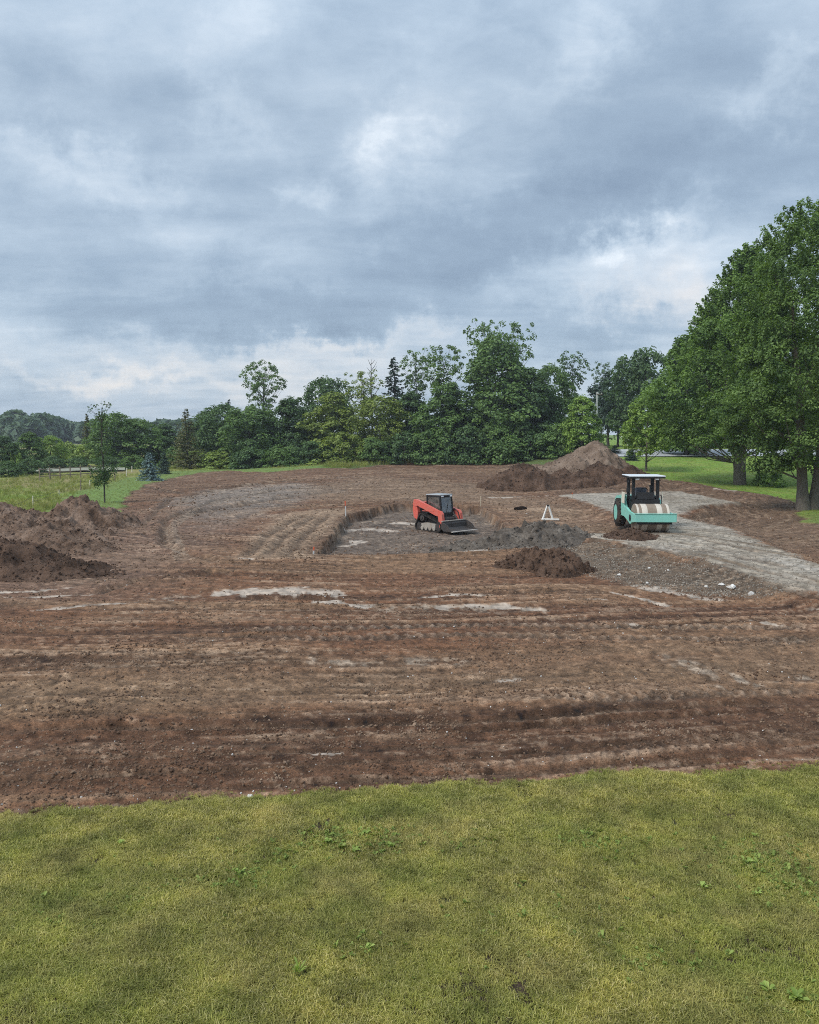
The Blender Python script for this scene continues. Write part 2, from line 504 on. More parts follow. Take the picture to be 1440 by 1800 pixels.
        for pts in DRIVE_RUTS:
            I, d, s, ln, xi, yi = loop(pts, 1.3)
            if len(I):
                dd = d + fbm(xi * .9, yi * .9, 38, 3) * .25
                wob = smooth(-.3, .25, vnoise(s * .22, d * 0 + pts[0][1], 39))
                h[I] += (-.05 * np.exp(-(dd / .16) ** 2) + .03 * np.exp(-((dd - .3) / .14) ** 2)) * wob * soilm[I]
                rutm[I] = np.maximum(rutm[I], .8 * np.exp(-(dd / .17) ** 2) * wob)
        h = h - pale * .02
    # lawn stands a little proud of the scraped soil
    h = h + (1 - soilm) * .05
    # ---------------- colour
    n_big = fbm(x * .16, y * .16, 41, 4)
    n_mid = fbm(x * .9, y * .9, 42, 4)
    n_fin = fbm(x * 6, y * 6, 43, 3, .6)

    def col(c):
        return np.array(c)[None, :]

    def mixc(a, b, t):
        return a + (b - a) * np.clip(t, 0, 1)[:, None]
    red = col((.158, .077, .041))
    dark = col((.070, .038, .023))
    tanc = col((.265, .182, .120))
    greyc = col((.205, .176, .150))
    palec = col((.37, .305, .245))
    c = np.repeat(red, len(x), 0)
    c = mixc(c, col((.205, .119, .068)), smooth(-.25, .4, st1 + n_big * .6))
    c = mixc(c, dark, smooth(.02, .42, -st2 * 1.1 - st1 * .4 + n_mid * .14) * .68)
    band = smooth(11.3, 12.6, ys) * smooth(14.6, 13.6, ys)
    c = mixc(c, col((.098, .050, .028)), band * .8)
    c = mixc(c, col((.200, .132, .080)), smooth(14.4, 15.4, ys) * smooth(19, 16, ys) * .65)
    far = smooth(45, 75, y)
    c = mixc(c, col((.128, .076, .048)), far * .65)
    c = mixc(c, greyc, grey_m * .75)
    c = mixc(c, col((.20, .138, .092)), tan2_m * .6)
    c = mixc(c, tanc, tan_m * .85)
    c = mixc(c, tanc, smooth(.12, .45, st2 + n_mid * .22) * .5)
    leftp = smooth(-6, -11, x) * smooth(22, 27, y) * smooth(60, 42, y)
    c = mixc(c, col((.168, .112, .082)), leftp * .6)
    c = mixc(c, col((.122, .100, .082)), smooth(.25, -.2, pit) * .8)
    c = mixc(c, col((.120, .070, .044)), smooth(.12, .7, pit + .25) * smooth(.75, .2, pit) * .85)
    rgt = smooth(9, 14, x) * smooth(.1, .6, pad) * smooth(30, 36, y)
    c = mixc(c, col((.140, .096, .066)), rgt * .7)
    c = mixc(c, col((.122, .094, .068)), bank_m * .85)
    c = mixc(c, col((.115, .066, .042)), np.clip((berm2 + berm3) * 1.6, 0, 1) * .8)
    # gravel and rolled stone
    gr = np.repeat(col((.300, .262, .215)), len(x), 0)
    gr = mixc(gr, col((.235, .198, .155)), smooth(-.3, .4, n_mid + n_big))
    gr = mixc(gr, col((.39, .35, .30)), smooth(.15, .5, fbm(x * .5, y * .5, 44, 3)) * .6)
    if fine:
        I, d, sl, ln = near_line(x, y, [(985, 943), (1150, 960), (1300, 988), (1440, 1022), (1700, 1090)], 6.0)
        if len(I):
            stk = fbm(d * 2.6, sl * .10, 45, 3)
            edge = smooth(6, 3, d)
            low = smooth(-.5, -2.2, poly_sd(x[I], y[I], PAD) - 1.2) * 0 + edge
            gr[I] = mixc(gr[I], col((.150, .108, .070)), smooth(-.08, .25, stk) * .9 * low)
            gr[I] = mixc(gr[I], col((.32, .275, .215)), smooth(.08, .4, -stk) * .7 * low)
            h[I] += stk * .06 * low * padm[I]
    c = mixc(c, gr, padm)
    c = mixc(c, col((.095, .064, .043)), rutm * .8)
    c = mixc(c, palec, pale * .92)
    c = mixc(c, col((.33, .262, .20)), rpale * .75)
    c = mixc(c, col((.30, .225, .16)), smooth(.2, .5, st3 + n_fin * .5) * .35 * soilm)
    c = c * (1 + n_fin[:, None] * .7 + clod[:, None] * .35 + (st3 * .55 + st2 * .22)[:, None] * rough_soil[:, None])
    # turf
    g = np.repeat(col((.050, .050, .020)), len(x), 0)
    g = mixc(g, col((.060, .042, .028)), smooth(.05, .35, fbm(x * 1.1 + 3, y * 1.1, 61, 4)))
    fm = smooth(20, 40, r)
    gfar = mixc(np.repeat(col((.135, .185, .045)), len(x), 0), col((.20, .21, .06)), smooth(-.3, .4, n_big + n_mid * .5))
    past = smooth(-3, -12, x)
    pc = mixc(np.repeat(col((.21, .225, .058)), len(x), 0), col((.235, .20, .085)), smooth(-.1, .35, fbm(x * .25, y * .12, 46, 4) + .08))
    pc = mixc(pc, col((.17, .245, .04)), smooth(0, .4, fbm(x * .12 + 4, y * .06, 47, 3)))
    gfar = mixc(gfar, pc, past)
    strip = smooth(5.5, 3.5, soil) * past
    gfar = mixc(gfar, col((.13, .20, .05)), strip * .85)
    rl = smooth(10, 16, x) * smooth(45, 50, y)
    gfar = mixc(gfar, mixc(np.repeat(col((.145, .235, .035)), len(x), 0), col((.19, .245, .05)), smooth(-.2, .4, n_mid)), rl)
    verge = smooth(-14, -6, x) * smooth(25, 19, x) * smooth(70, 90, y)
    gfar = mixc(gfar, col((.075, .095, .036)), verge * .8)
    g = mixc(g, gfar, fm)
    g = g * (1 + n_fin[:, None] * .5)
    c = mixc(g, c, soilm)
    c = np.clip(c, .01, .8)
    rough = .95 - pale * .35 - .1 * padm
    region = np.where(soil > 0, 0, np.where(pad < 0, 2, 1))
    region = np.where((region == 0) & (r > 22), np.where(x < -3 - (y - 60) * .06, 3, 4), region)
    return h.reshape(shp), c, rough, region.reshape(shp), soil.reshape(shp)


def H(x, y):
    a = np.atleast_1d(np.asarray(x, float))
    b = np.atleast_1d(np.asarray(y, float))
    return ground(a, b, True)[0]


def h_mid(x, y):
    """cheap version for placing things"""
    h = slope_h(x, y)
    h = h + .34 * smooth(1.5, -.3, poly_sd(x, y, PAD))
    h = h - .55 * smooth(.3, -.3, poly_sd(x, y, PIT)) * smooth(11, 3.5, x - (y - 40) * .1)
    return h


def GH(px, py):
    x, y, _ = G(px, py, h_mid)
    return (x, y, float(H(x, y)[0]))


# ------------------------------------------------------------------ materials
def new_mat(name):
    m = bpy.data.materials.new(name)
    m.use_nodes = True
    m.node_tree.nodes.clear()
    return m, m.node_tree.nodes, m.node_tree.links


def noise_node(N, L, scale, detail=4, rough=.6, vec=None):
    n = N.new('ShaderNodeTexNoise')
    n.inputs['Scale'].default_value = scale
    n.inputs['Detail'].default_value = detail
    n.inputs['Roughness'].default_value = rough
    if vec is not None:
        L.new(vec, n.inputs['Vector'])
    return n


def mixrgb(N, L, mode, fac, a, b):
    n = N.new('ShaderNodeMix')
    n.data_type = 'RGBA'
    n.blend_type = mode
    n.clamp_result = False
    for sock, v in ((n.inputs[0], fac), (n.inputs[6], a), (n.inputs[7], b)):
        if isinstance(v, (int, float)):
            sock.default_value = v
        elif isinstance(v, tuple):
            sock.default_value = (*v, 1) if len(v) == 3 else v
        else:
            L.new(v, sock)
    return n.outputs[2]


def ramp(N, L, fac, stops):
    n = N.new('ShaderNodeValToRGB')
    while len(n.color_ramp.elements) < len(stops):
        n.color_ramp.elements.new(.5)
    for e, (p, c) in zip(n.color_ramp.elements, stops):
        e.position = p
        e.color = (*c, 1) if len(c) == 3 else c
    L.new(fac, n.inputs[0])
    return n.outputs[0]


def mat_ground():
    m, N, L = new_mat('ground')
    out = N.new('ShaderNodeOutputMaterial')
    b = N.new('ShaderNodeBsdfPrincipled')
    L.new(b.outputs[0], out.inputs[0])
    at = N.new('ShaderNodeAttribute')
    at.attribute_name = 'tint'
    ar = N.new('ShaderNodeAttribute')
    ar.attribute_name = 'rough'
    geo = N.new('ShaderNodeNewGeometry')
    n1 = noise_node(N, L, 13, 6, .7, geo.outputs['Position'])
    n2 = noise_node(N, L, 46, 4, .75, geo.outputs['Position'])
    g1 = ramp(N, L, n1.outputs[0], [(.25, (.50, .48, .46)), (.5, (1, 1, 1)), (.75, (1.55, 1.53, 1.5))])
    g2 = ramp(N, L, n2.outputs[0], [(.3, (.50, .48, .46)), (.5, (1, 1, 1)), (.68, (1.6, 1.6, 1.6))])
    gr = N.new('ShaderNodeMapRange')      # rolled gravel and smeared clay are smoother than loose soil
    gr.inputs['From Min'].default_value = .78
    gr.inputs['From Max'].default_value = .94
    gr.inputs['To Min'].default_value = .12
    L.new(ar.outputs['Fac'], gr.inputs['Value'])
    c = mixrgb(N, L, 'MULTIPLY', gr.outputs[0], at.outputs['Color'], g1)
    c = mixrgb(N, L, 'MULTIPLY', gr.outputs[0], c, g2)
    L.new(c, b.inputs['Base Color'])
    L.new(ar.outputs['Fac'], b.inputs['Roughness'])
    b.inputs['Specular IOR Level'].default_value = .25
    bp = N.new('ShaderNodeBump')
    L.new(gr.outputs[0], bp.inputs['Strength'])
    bp.inputs['Distance'].default_value = .05
    L.new(n1.outputs[0], bp.inputs['Height'])
    L.new(bp.outputs[0], b.inputs['Normal'])
    return m


def mat_soil(name, cols, scale=1.2, bump=.06):
    """loose earth: patches of the given colours broken by crumbs"""
    m, N, L = new_mat(name)
    out = N.new('ShaderNodeOutputMaterial')
    b = N.new('ShaderNodeBsdfPrincipled')
    L.new(b.outputs[0], out.inputs[0])
    geo = N.new('ShaderNodeNewGeometry')
    n0 = noise_node(N, L, scale, 5, .6, geo.outputs['Position'])
    n1 = noise_node(N, L, 9, 7, .75, geo.outputs['Position'])
    c = ramp(N, L, n0.outputs[0], [(.36 + .3 * i / max(1, len(cols) - 1), k) for i, k in enumerate(cols)])
    g = ramp(N, L, n1.outputs[0], [(.28, (.55, .53, .52)), (.5, (1, 1, 1)), (.74, (1.5, 1.48, 1.45))])
    L.new(mixrgb(N, L, 'MULTIPLY', 1.0, c, g), b.inputs['Base Color'])
    b.inputs['Roughness'].default_value = .96
    b.inputs['Specular IOR Level'].default_value = .15
    bp = N.new('ShaderNodeBump')
    bp.inputs['Strength'].default_value = .8
    bp.inputs['Distance'].default_value = bump
    L.new(n1.outputs[0], bp.inputs['Height'])
    L.new(bp.outputs[0], b.inputs['Normal'])
    return m


def mat_leaf(name, c1, c2, trans=.28, tip=None):
    m, N, L = new_mat(name)
    out = N.new('ShaderNodeOutputMaterial')
    at = N.new('ShaderNodeAttribute')
    at.attribute_name = 'tone'
    c = ramp(N, L, at.outputs['Fac'], [(0.0, c1), (1.0, c2)])
    d = N.new('ShaderNodeBsdfPrincipled')
    L.new(c, d.inputs['Base Color'])
    d.inputs['Roughness'].default_value = .55
    d.inputs['Specular IOR Level'].default_value = .25
    t = N.new('ShaderNodeBsdfTranslucent')
    tc = mixrgb(N, L, 'MULTIPLY', 1.0, c, (1.25, 1.3, .6))
    L.new(tc, t.inputs[0])
    mx = N.new('ShaderNodeMixShader')
    mx.inputs[0].default_value = trans
    L.new(d.outputs[0], mx.inputs[1])
    L.new(t.outputs[0], mx.inputs[2])
    L.new(mx.outputs[0], out.inputs[0])
    return m


def mat_grass(name, cols, patch=(.10, .19, .03)):
    m, N, L = new_mat(name)
    out = N.new('ShaderNodeOutputMaterial')
    at = N.new('ShaderNodeAttribute')
    at.attribute_name = 'tone'
    geo = N.new('ShaderNodeNewGeometry')
    n0 = noise_node(N, L, .45, 4, .6, geo.outputs['Position'])
    n1 = noise_node(N, L, 1.9, 3, .6, geo.outputs['Position'])
    c = ramp(N, L, at.outputs['Fac'], [(i / (len(cols) - 1), k) for i, k in enumerate(cols)])
    f = ramp(N, L, n0.outputs[0], [(.42, (0, 0, 0)), (.66, (1, 1, 1))])
    c = mixrgb(N, L, 'MIX', f, c, mixrgb(N, L, 'MIX', .62, c, patch))
    n9 = noise_node(N, L, .8, 5, .65, geo.outputs['Position'])
    f9 = ramp(N, L, n9.outputs[0], [(.50, (0, 0, 0)), (.68, (.75, .75, .75))])
    c = mixrgb(N, L, 'MIX', f9, c, mixrgb(N, L, 'MIX', .6, c, (.52, .43, .17)))
    g = ramp(N, L, n1.outputs[0], [(.3, (.62, .64, .64)), (.5, (1, 1, 1)), (.7, (1.3, 1.27, 1.15))])
    c = mixrgb(N, L, 'MULTIPLY', 1.0, c, g)
    d = N.new('ShaderNodeBsdfPrincipled')
    L.new(c, d.inputs['Base Color'])
    d.inputs['Roughness'].default_value = .6
    d.inputs['Specular IOR Level'].default_value = .2
    t = N.new('ShaderNodeBsdfTranslucent')
    L.new(c, t.inputs[0])
    mx = N.new('ShaderNodeMixShader')
    mx.inputs[0].default_value = .3
    L.new(d.outputs[0], mx.inputs[1])
    L.new(t.outputs[0], mx.inputs[2])
    L.new(mx.outputs[0], out.inputs[0])
    return m


def mat_bark(name, c1, c2):
    m, N, L = new_mat(name)
    out = N.new('ShaderNodeOutputMaterial')
    b = N.new('ShaderNodeBsdfPrincipled')
    L.new(b.outputs[0], out.inputs[0])
    tc = N.new('ShaderNodeTexCoord')
    mp = N.new('ShaderNodeMapping')
    mp.inputs['Scale'].default_value = (7, 7, 1.2)
    L.new(tc.outputs['Object'], mp.inputs[0])
    n = noise_node(N, L, 2.2, 6, .7, mp.outputs[0])
    L.new(ramp(N, L, n.outputs[0], [(.3, c1), (.7, c2)]), b.inputs['Base Color'])
    b.inputs['Roughness'].default_value = .9
    bp = N.new('ShaderNodeBump')
    bp.inputs['Distance'].default_value = .05
    L.new(n.outputs[0], bp.inputs['Height'])
    L.new(bp.outputs[0], b.inputs['Normal'])
    return m


def mat_paint(name, col, rough=.45, dirt=.35, dirtcol=(.22, .15, .10), metal=0.0, spec=.5):
    """machine paint or plastic with dust and mud that sits in patches"""
    m, N, L = new_mat(name)
    out = N.new('ShaderNodeOutputMaterial')
    b = N.new('ShaderNodeBsdfPrincipled')
    L.new(b.outputs[0], out.inputs[0])
    tc = N.new('ShaderNodeTexCoord')
    n = noise_node(N, L, 3.2, 6, .7, tc.outputs['Object'])
    n2 = noise_node(N, L, 22, 4, .7, tc.outputs['Object'])
    f = ramp(N, L, n.outputs[0], [(.45, (0, 0, 0)), (.75, (dirt, dirt, dirt))])
    c = mixrgb(N, L, 'MIX', f, col, dirtcol)
    g = ramp(N, L, n2.outputs[0], [(.3, (.85, .85, .85)), (.7, (1.12, 1.12, 1.12))])
    L.new(mixrgb(N, L, 'MULTIPLY', 1.0, c, g), b.inputs['Base Color'])
    rr = N.new('ShaderNodeMath')
    rr.operation = 'MULTIPLY_ADD'
    L.new(n.outputs[0], rr.inputs[0])
    rr.inputs[1].default_value = .35
    rr.inputs[2].default_value = rough - .12
    L.new(rr.outputs[0], b.inputs['Roughness'])
    b.inputs['Metallic'].default_value = metal
    b.inputs['Specular IOR Level'].default_value = spec
    return m


def mat_glass(name):
    m, N, L = new_mat(name)
    out = N.new('ShaderNodeOutputMaterial')
    g = N.new('ShaderNodeBsdfGlossy')
    g.inputs['Roughness'].default_value = .05
    g.inputs['Color'].default_value = (.9, .95, 1, 1)
    t = N.new('ShaderNodeBsdfTransparent')
    t.inputs[0].default_value = (.82, .86, .87, 1)
    fr = N.new('ShaderNodeFresnel')
    fr.inputs[0].default_value = 1.5
    mx = N.new('ShaderNodeMixShader')
    ad = N.new('ShaderNodeMath')
    ad.operation = 'ADD'
    ad.inputs[1].default_value = .10
    L.new(fr.outputs[0], ad.inputs[0])
    L.new(ad.outputs[0], mx.inputs[0])
    L.new(t.outputs[0], mx.inputs[1])
    L.new(g.outputs[0], mx.inputs[2])
    # pale dusty patches, put in to lighten the panes like reflected sky
    df = N.new('ShaderNodeBsdfDiffuse')
    df.inputs[0].default_value = (.42, .38, .33, 1)
    tc = N.new('ShaderNodeTexCoord')
    nz = noise_node(N, L, 3.5, 5, .6, tc.outputs['Object'])
    f = ramp(N, L, nz.outputs[0], [(.4, (.04, .04, .04)), (.7, (.34, .34, .34))])
    m2 = N.new('ShaderNodeMixShader')
    L.new(f, m2.inputs[0])
    L.new(mx.outputs[0], m2.inputs[1])
    L.new(df.outputs[0], m2.inputs[2])
    L.new(m2.outputs[0], out.inputs[0])
    return m


MAT = {}
MAT['ground'] = mat_ground()
MAT['mound'] = mat_soil('mound_soil', [(.105, .066, .045), (.19, .126, .090), (.27, .19, .142)], .9, .14)
MAT['dark_mound'] = mat_soil('dark_topsoil', [(.055, .034, .023), (.100, .062, .043), (.145, .093, .066)], 1.0, .12)
MAT['tan_mound'] = mat_soil('tan_subsoil', [(.13, .092, .068), (.19, .138, .104), (.25, .188, .144)], .6, .08)
MAT['grey_mound'] = mat_soil('grey_gravel', [(.080, .066, .054), (.128, .108, .090), (.19, .164, .138)], 1.6, .10)
MAT['clod'] = mat_soil('clod_soil', [(.10, .062, .042), (.17, .112, .076), (.26, .185, .13)], .7, .02)
MAT['gravel_stone'] = mat_soil('gravel_stone', [(.17, .145, .118), (.25, .218, .18), (.36, .325, .28)], 4, .02)
MAT['stone'] = mat_soil('pale_stone', [(.42, .40, .37), (.55, .53, .50), (.66, .64, .60)], 3, .02)
MAT['bark'] = mat_bark('bark', (.085, .072, .058), (.25, .215, .175))
MAT['bark_dark'] = mat_bark('dark_bark', (.03, .026, .022), (.085, .074, .062))
MAT['weathered'] = mat_bark('weathered_wood', (.15, .12, .09), (.30, .25, .19))
LEAF = {
    'maple': mat_leaf('maple_leaf', (.030, .072, .026), (.235, .355, .10), .36),
    'maple_b': mat_leaf('maple_leaf_light', (.034, .080, .026), (.245, .375, .10), .36),
    'dark': mat_leaf('dark_leaf', (0.037, 0.076, 0.034), (0.144, 0.232, 0.085)),
    'mid': mat_leaf('mid_leaf', (0.051, 0.100, 0.034), (0.195, 0.305, 0.091)),
    'yellow': mat_leaf('yellow_green_leaf', (0.091, 0.134, 0.032), (0.305, 0.378, 0.085)),
    'light': mat_leaf('light_green_leaf', (0.091, 0.165, 0.037), (0.329, 0.470, 0.104)),
    'scrub': mat_leaf('scrub_leaf', (.12, .18, .045), (.36, .46, .125)),
    'brown': mat_leaf('brownish_needle', (.075, .076, .036), (.185, .185, .085)),
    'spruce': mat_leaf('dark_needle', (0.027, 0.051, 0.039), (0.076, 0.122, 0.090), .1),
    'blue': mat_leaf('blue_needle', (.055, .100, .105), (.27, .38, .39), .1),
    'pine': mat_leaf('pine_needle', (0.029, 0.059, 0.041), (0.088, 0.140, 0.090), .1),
    'hazy': mat_leaf('far_leaf', (0.056, 0.100, 0.063), (0.128, 0.195, 0.110), .2),
    'clover': mat_leaf('clover_leaf', (.10, .15, .028), (.30, .38, .09), .3),
    'weed': mat_leaf('weed_leaf', (.17, .25, .045), (.42, .52, .14), .35),
}
MAT['grass'] = mat_grass('lawn_grass', [(.13, .136, .030), (.34, .325, .070), (.52, .465, .155), (.70, .61, .32)], (.22, .275, .055))
MAT['tall_grass'] = mat_grass('tall_grass', [(.19, .235, .055), (.30, .32, .08), (.40, .34, .14)], (.22, .32, .055))


# ------------------------------------------------------------------ mesh helpers
def tag(o, label=None, cat=None, group=None, kind=None):
    if label:
        o['label'] = label
    if cat:
        o['category'] = cat
    if group:
        o['group'] = group
    if kind:
        o['kind'] = kind
    return o


def empty(name, loc, rz=0.0, parent=None):
    o = bpy.data.objects.new(name, None)
    C.objects.link(o)
    o.location = loc
    o.rotation_euler = (0, 0, rz)
    o.empty_display_size = .2
    return o


def np_mesh(name, verts, faces, attrs=None, smoothf=False):
    """faces: (n,3) or (n,4) int array"""
    me = bpy.data.meshes.new(name)
    verts = np.asarray(verts, np.float32)
    faces = np.asarray(faces, np.int32)
    k = faces.shape[1]
    me.vertices.add(len(verts))
    me.vertices.foreach_set('co', verts.ravel())
    me.loops.add(faces.size)
    me.loops.foreach_set('vertex_index', faces.ravel())
    me.polygons.add(len(faces))
    me.polygons.foreach_set('loop_start', np.arange(0, faces.size, k, dtype=np.int32))
    if smoothf:
        me.polygons.foreach_set('use_smooth', np.ones(len(faces), bool))
    for nm, (typ, arr) in (attrs or {}).items():
        a = me.attributes.new(nm, typ, 'POINT')
        key = {'FLOAT': 'value', 'FLOAT_COLOR': 'color', 'FLOAT_VECTOR': 'vector', 'INT': 'value'}[typ]
        a.data.foreach_set(key, np.asarray(arr, np.int32 if typ == 'INT' else np.float32).ravel())
    me.update(calc_edges=True)
    me.validate()
    return me


def mobj(name, me, mat=None, parent=None):
    o = bpy.data.objects.new(name, me)
    C.objects.link(o)
    if mat is not None:
        me.materials.append(mat)
    if parent is not None:
        o.parent = parent
    return o


class MB:
    """collects simple solids into one mesh"""

    def __init__(self):
        self.v, self.f = [], []

    def add(self, vs, fs):
        b = len(self.v)
        self.v += [tuple(map(float, p)) for p in vs]
        self.f += [[b + i for i in f] for f in fs]
        return self

    def box(self, x0, x1, y0, y1, z0, z1, bev=0.0):
        if bev <= 0:
            vs = [(x, y, z) for z in (z0, z1) for x, y in ((x0, y0), (x1, y0), (x1, y1), (x0, y1))]
            fs = [(3, 2, 1, 0), (4, 5, 6, 7), (0, 1, 5, 4), (1, 2, 6, 5), (2, 3, 7, 6), (3, 0, 4, 7)]
            return self.add(vs, fs)
        b = min(bev, (x1 - x0) * .45, (y1 - y0) * .45, (z1 - z0) * .45)

        def ring(xa, xb, ya, yb, z, c):
            return [(xa + c, ya, z), (xb - c, ya, z), (xb, ya + c, z), (xb, yb - c, z), (xb - c, yb, z), (xa + c, yb, z), (xa, yb - c, z), (xa, ya + c, z)]
        rings = [ring(x0 + b, x1 - b, y0 + b, y1 - b, z0, b * .4), ring(x0, x1, y0, y1, z0 + b, b), ring(x0, x1, y0, y1, z1 - b, b), ring(x0 + b, x1 - b, y0 + b, y1 - b, z1, b * .4)]
        vs = [p for r_ in rings for p in r_]
        fs = [list(range(7, -1, -1)), list(range(24, 32))]
        for k in range(3):
            for i in range(8):
                j = (i + 1) % 8
                fs.append((k * 8 + i, k * 8 + j, k * 8 + 8 + j, k * 8 + 8 + i))
        return self.add(vs, fs)

    def prism(self, poly, y0, y1):
        """polygon in x-z, extruded along y"""
        n = len(poly)
        vs = [(p[0], y0, p[1]) for p in poly] + [(p[0], y1, p[1]) for p in poly]
        fs = [list(range(n)), list(range(2 * n - 1, n - 1, -1))]
        for i in range(n):
            j = (i + 1) % n
            fs.append((j, i, n + i, n + j))
        return self.add(vs, fs)

    def loop_band(self, outer, inner, y0, y1):
        n = len(outer)
        vs = [(p[0], y, p[1]) for y in (y0, y1) for p in outer] + [(p[0], y, p[1]) for y in (y0, y1) for p in inner]
        fs = []
        for i in range(n):
            j = (i + 1) % n
            fs += [(j, i, n + i, n + j), (2 * n + i, 2 * n + j, 3 * n + j, 3 * n + i), (i, j, 2 * n + j, 2 * n + i), (n + j, n + i, 3 * n + i, 3 * n + j)]
        return self.add(vs, fs)

    def tube(self, path, radii, n=8, caps=True):
        path = [np.array(p, float) for p in path]
        if isinstance(radii, (int, float)):
            radii = [radii] * len(path)
        rings = []
        up = np.array((0, 0, 1.0))
        for i, p in enumerate(path):
            d = path[min(i + 1, len(path) - 1)] - path[max(i - 1, 0)]
            d = d / (np.linalg.norm(d) + 1e-9)
            a = np.cross(d, up if abs(d[2]) < .95 else np.array((1.0, 0, 0)))
            a /= np.linalg.norm(a) + 1e-9
            b = np.cross(d, a)
            rings.append([p + radii[i] * (math.cos(2 * math.pi * k / n) * a + math.sin(2 * math.pi * k / n) * b) for k in range(n)])
        vs = [p for r_ in rings for p in r_]
        fs = []
        for i in range(len(path) - 1):
            for k in range(n):
                j = (k + 1) % n
                fs.append((i * n + k, i * n + j, (i + 1) * n + j, (i + 1) * n + k))
        if caps:
            fs.append(list(range(n - 1, -1, -1)))
            fs.append([(len(path) - 1) * n + k for k in range(n)])
        return self.add(vs, fs)

    def lathe_y(self, prof, cx, cz, n=32):
        """profile [(y, r)] turned about an axis along y"""
        vs, fs = [], []
        for (y, r_) in prof:
            vs += [(cx + r_ * math.cos(2 * math.pi * k / n), y, cz + r_ * math.sin(2 * math.pi * k / n)) for k in range(n)]
        m = len(prof)
        for i in range(m - 1):
            for k in range(n):
                j = (k + 1) % n
                fs.append((i * n + k, i * n + j, (i + 1) * n + j, (i + 1) * n + k))
        fs.append(list(range(n)))
        fs.append([(m - 1) * n + k for k in range(n - 1, -1, -1)])
        return self.add(vs, fs)

    def mesh(self, name, smoothf=False):
        me = bpy.data.meshes.new(name)
        me.from_pydata(self.v, [], self.f)
        me.update()
        import bmesh
        bm = bmesh.new()
        bm.from_mesh(me)
        bmesh.ops.recalc_face_normals(bm, faces=bm.faces)
        bm.to_mesh(me)
        bm.free()
        if smoothf:
            me.polygons.foreach_set('use_smooth', np.ones(len(me.polygons), bool))
            try:
                me.set_sharp_from_angle(angle=R(40))
            except Exception:
                pass
        return me

    def build(self, name, mat, parent=None, smoothf=False):
        return mobj(name, self.mesh(name, smoothf), mat, parent)


# ------------------------------------------------------------------ ground sheets
def build_terrain():
    th = np.concatenate([np.linspace(-37, 37, 800), np.linspace(37, 323, 74)[1:-1]])
    th = np.radians(th)
    rad = np.concatenate([np.linspace(.4, 5.4, 12), 5.6 * np.exp(np.arange(0, 785) * .0042)])
    rad = np.concatenate([rad, rad[-1] * np.exp(np.arange(1, 17) * .1)])
    nth, nr = len(th), len(rad)
    TH, RR = np.meshgrid(th, rad)
    # break the regular fan slightly so no grid shows
    X = RR * np.sin(TH)
    Y = RR * np.cos(TH)
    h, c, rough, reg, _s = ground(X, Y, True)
    V = np.stack([X.ravel(), Y.ravel(), h.ravel()], 1)
    i = np.arange(nr - 1)[:, None] * nth
    k = np.arange(nth)[None, :]
    k2 = (k + 1) % nth
    F = np.stack([i + k, i + nth + k, i + nth + k2, i + k2], -1).reshape(-1, 4)
    F = F[:, ::-1]
    fr = reg.ravel()[F[:, 0]]
    info = {
        0: ('lawn', 'mown olive green lawn in front of the bare soil', 'lawn'),
        1: ('bare_soil', 'reddish brown graded earth with tyre and track marks', 'soil'),
        2: ('gravel_drive', 'grey rolled gravel pad and drive under the roller', 'drive'),
        3: ('pasture', 'yellow green pasture behind the wire fence', 'pasture'),
        4: ('grass_field', 'bright green grass between the bare soil and the far road', 'grass'),
    }
    col4 = np.concatenate([c, np.ones((len(c), 1))], 1)
    for rid, (nm, lab, cat) in info.items():
        fs = F[fr == rid]
        used, inv = np.unique(fs, return_inverse=True)
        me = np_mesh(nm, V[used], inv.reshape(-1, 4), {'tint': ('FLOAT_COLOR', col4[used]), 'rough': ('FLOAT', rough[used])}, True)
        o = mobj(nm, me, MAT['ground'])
        tag(o, lab, cat, kind='structure')


build_terrain()


def build_roads():
    # far road on the right, past the grass
    def strip(name, near, far, lab, mat, lift):
        n = len(near)
        vs, fs = [], []
        for a, b in zip(near, far):
            p, q = np.array(G(*a)), np.array(G(*b))
            for t in (0, .33, .66, 1):
                w = p + (q - p) * t
                z = float(slope_h(np.array([w[0]]), np.array([w[1]]))[0])
                vs.append((w[0], w[1], z + lift + (.05 if 0 < t < 1 else 0)))
        for i in range(n - 1):
            for k in range(3):
                fs.append((i * 4 + k, (i + 1) * 4 + k, (i + 1) * 4 + k + 1, i * 4 + k + 1))
        me = np_mesh(name, vs, np.array(fs)[:, ::-1])
        o = mobj(name, me, mat)
        tag(o, lab, 'road', kind='structure')
    asph = mat_soil('skylit_asphalt', [(.36, .38, .40), (.42, .44, .46), (.48, .50, .52)], .5, .01)  # base colour raised to hold the sky reflected at a grazing angle
    xs = list(range(1075, 1900, 25))
    strip('road', [(x, 804 - (x - 1140) * .004) for x in xs], [(x, 791.5) for x in xs], 'pale grey far road behind the small ornamental tree', asph, .14)
    xs = list(range(-700, 240, 20))
    strip('path', [(x, 832.5 - (x - 70) * .02) for x in xs], [(x, 826.5 - (x - 70) * .02) for x in xs], 'pale track behind the brown board fence', mat_soil('pale_gravel', [(.24, .25, .19), (.30, .31, .24)], .5, .01), .25)


build_roads()


# ------------------------------------------------------------------ earth and gravel heaps
MOUND_PTS = []


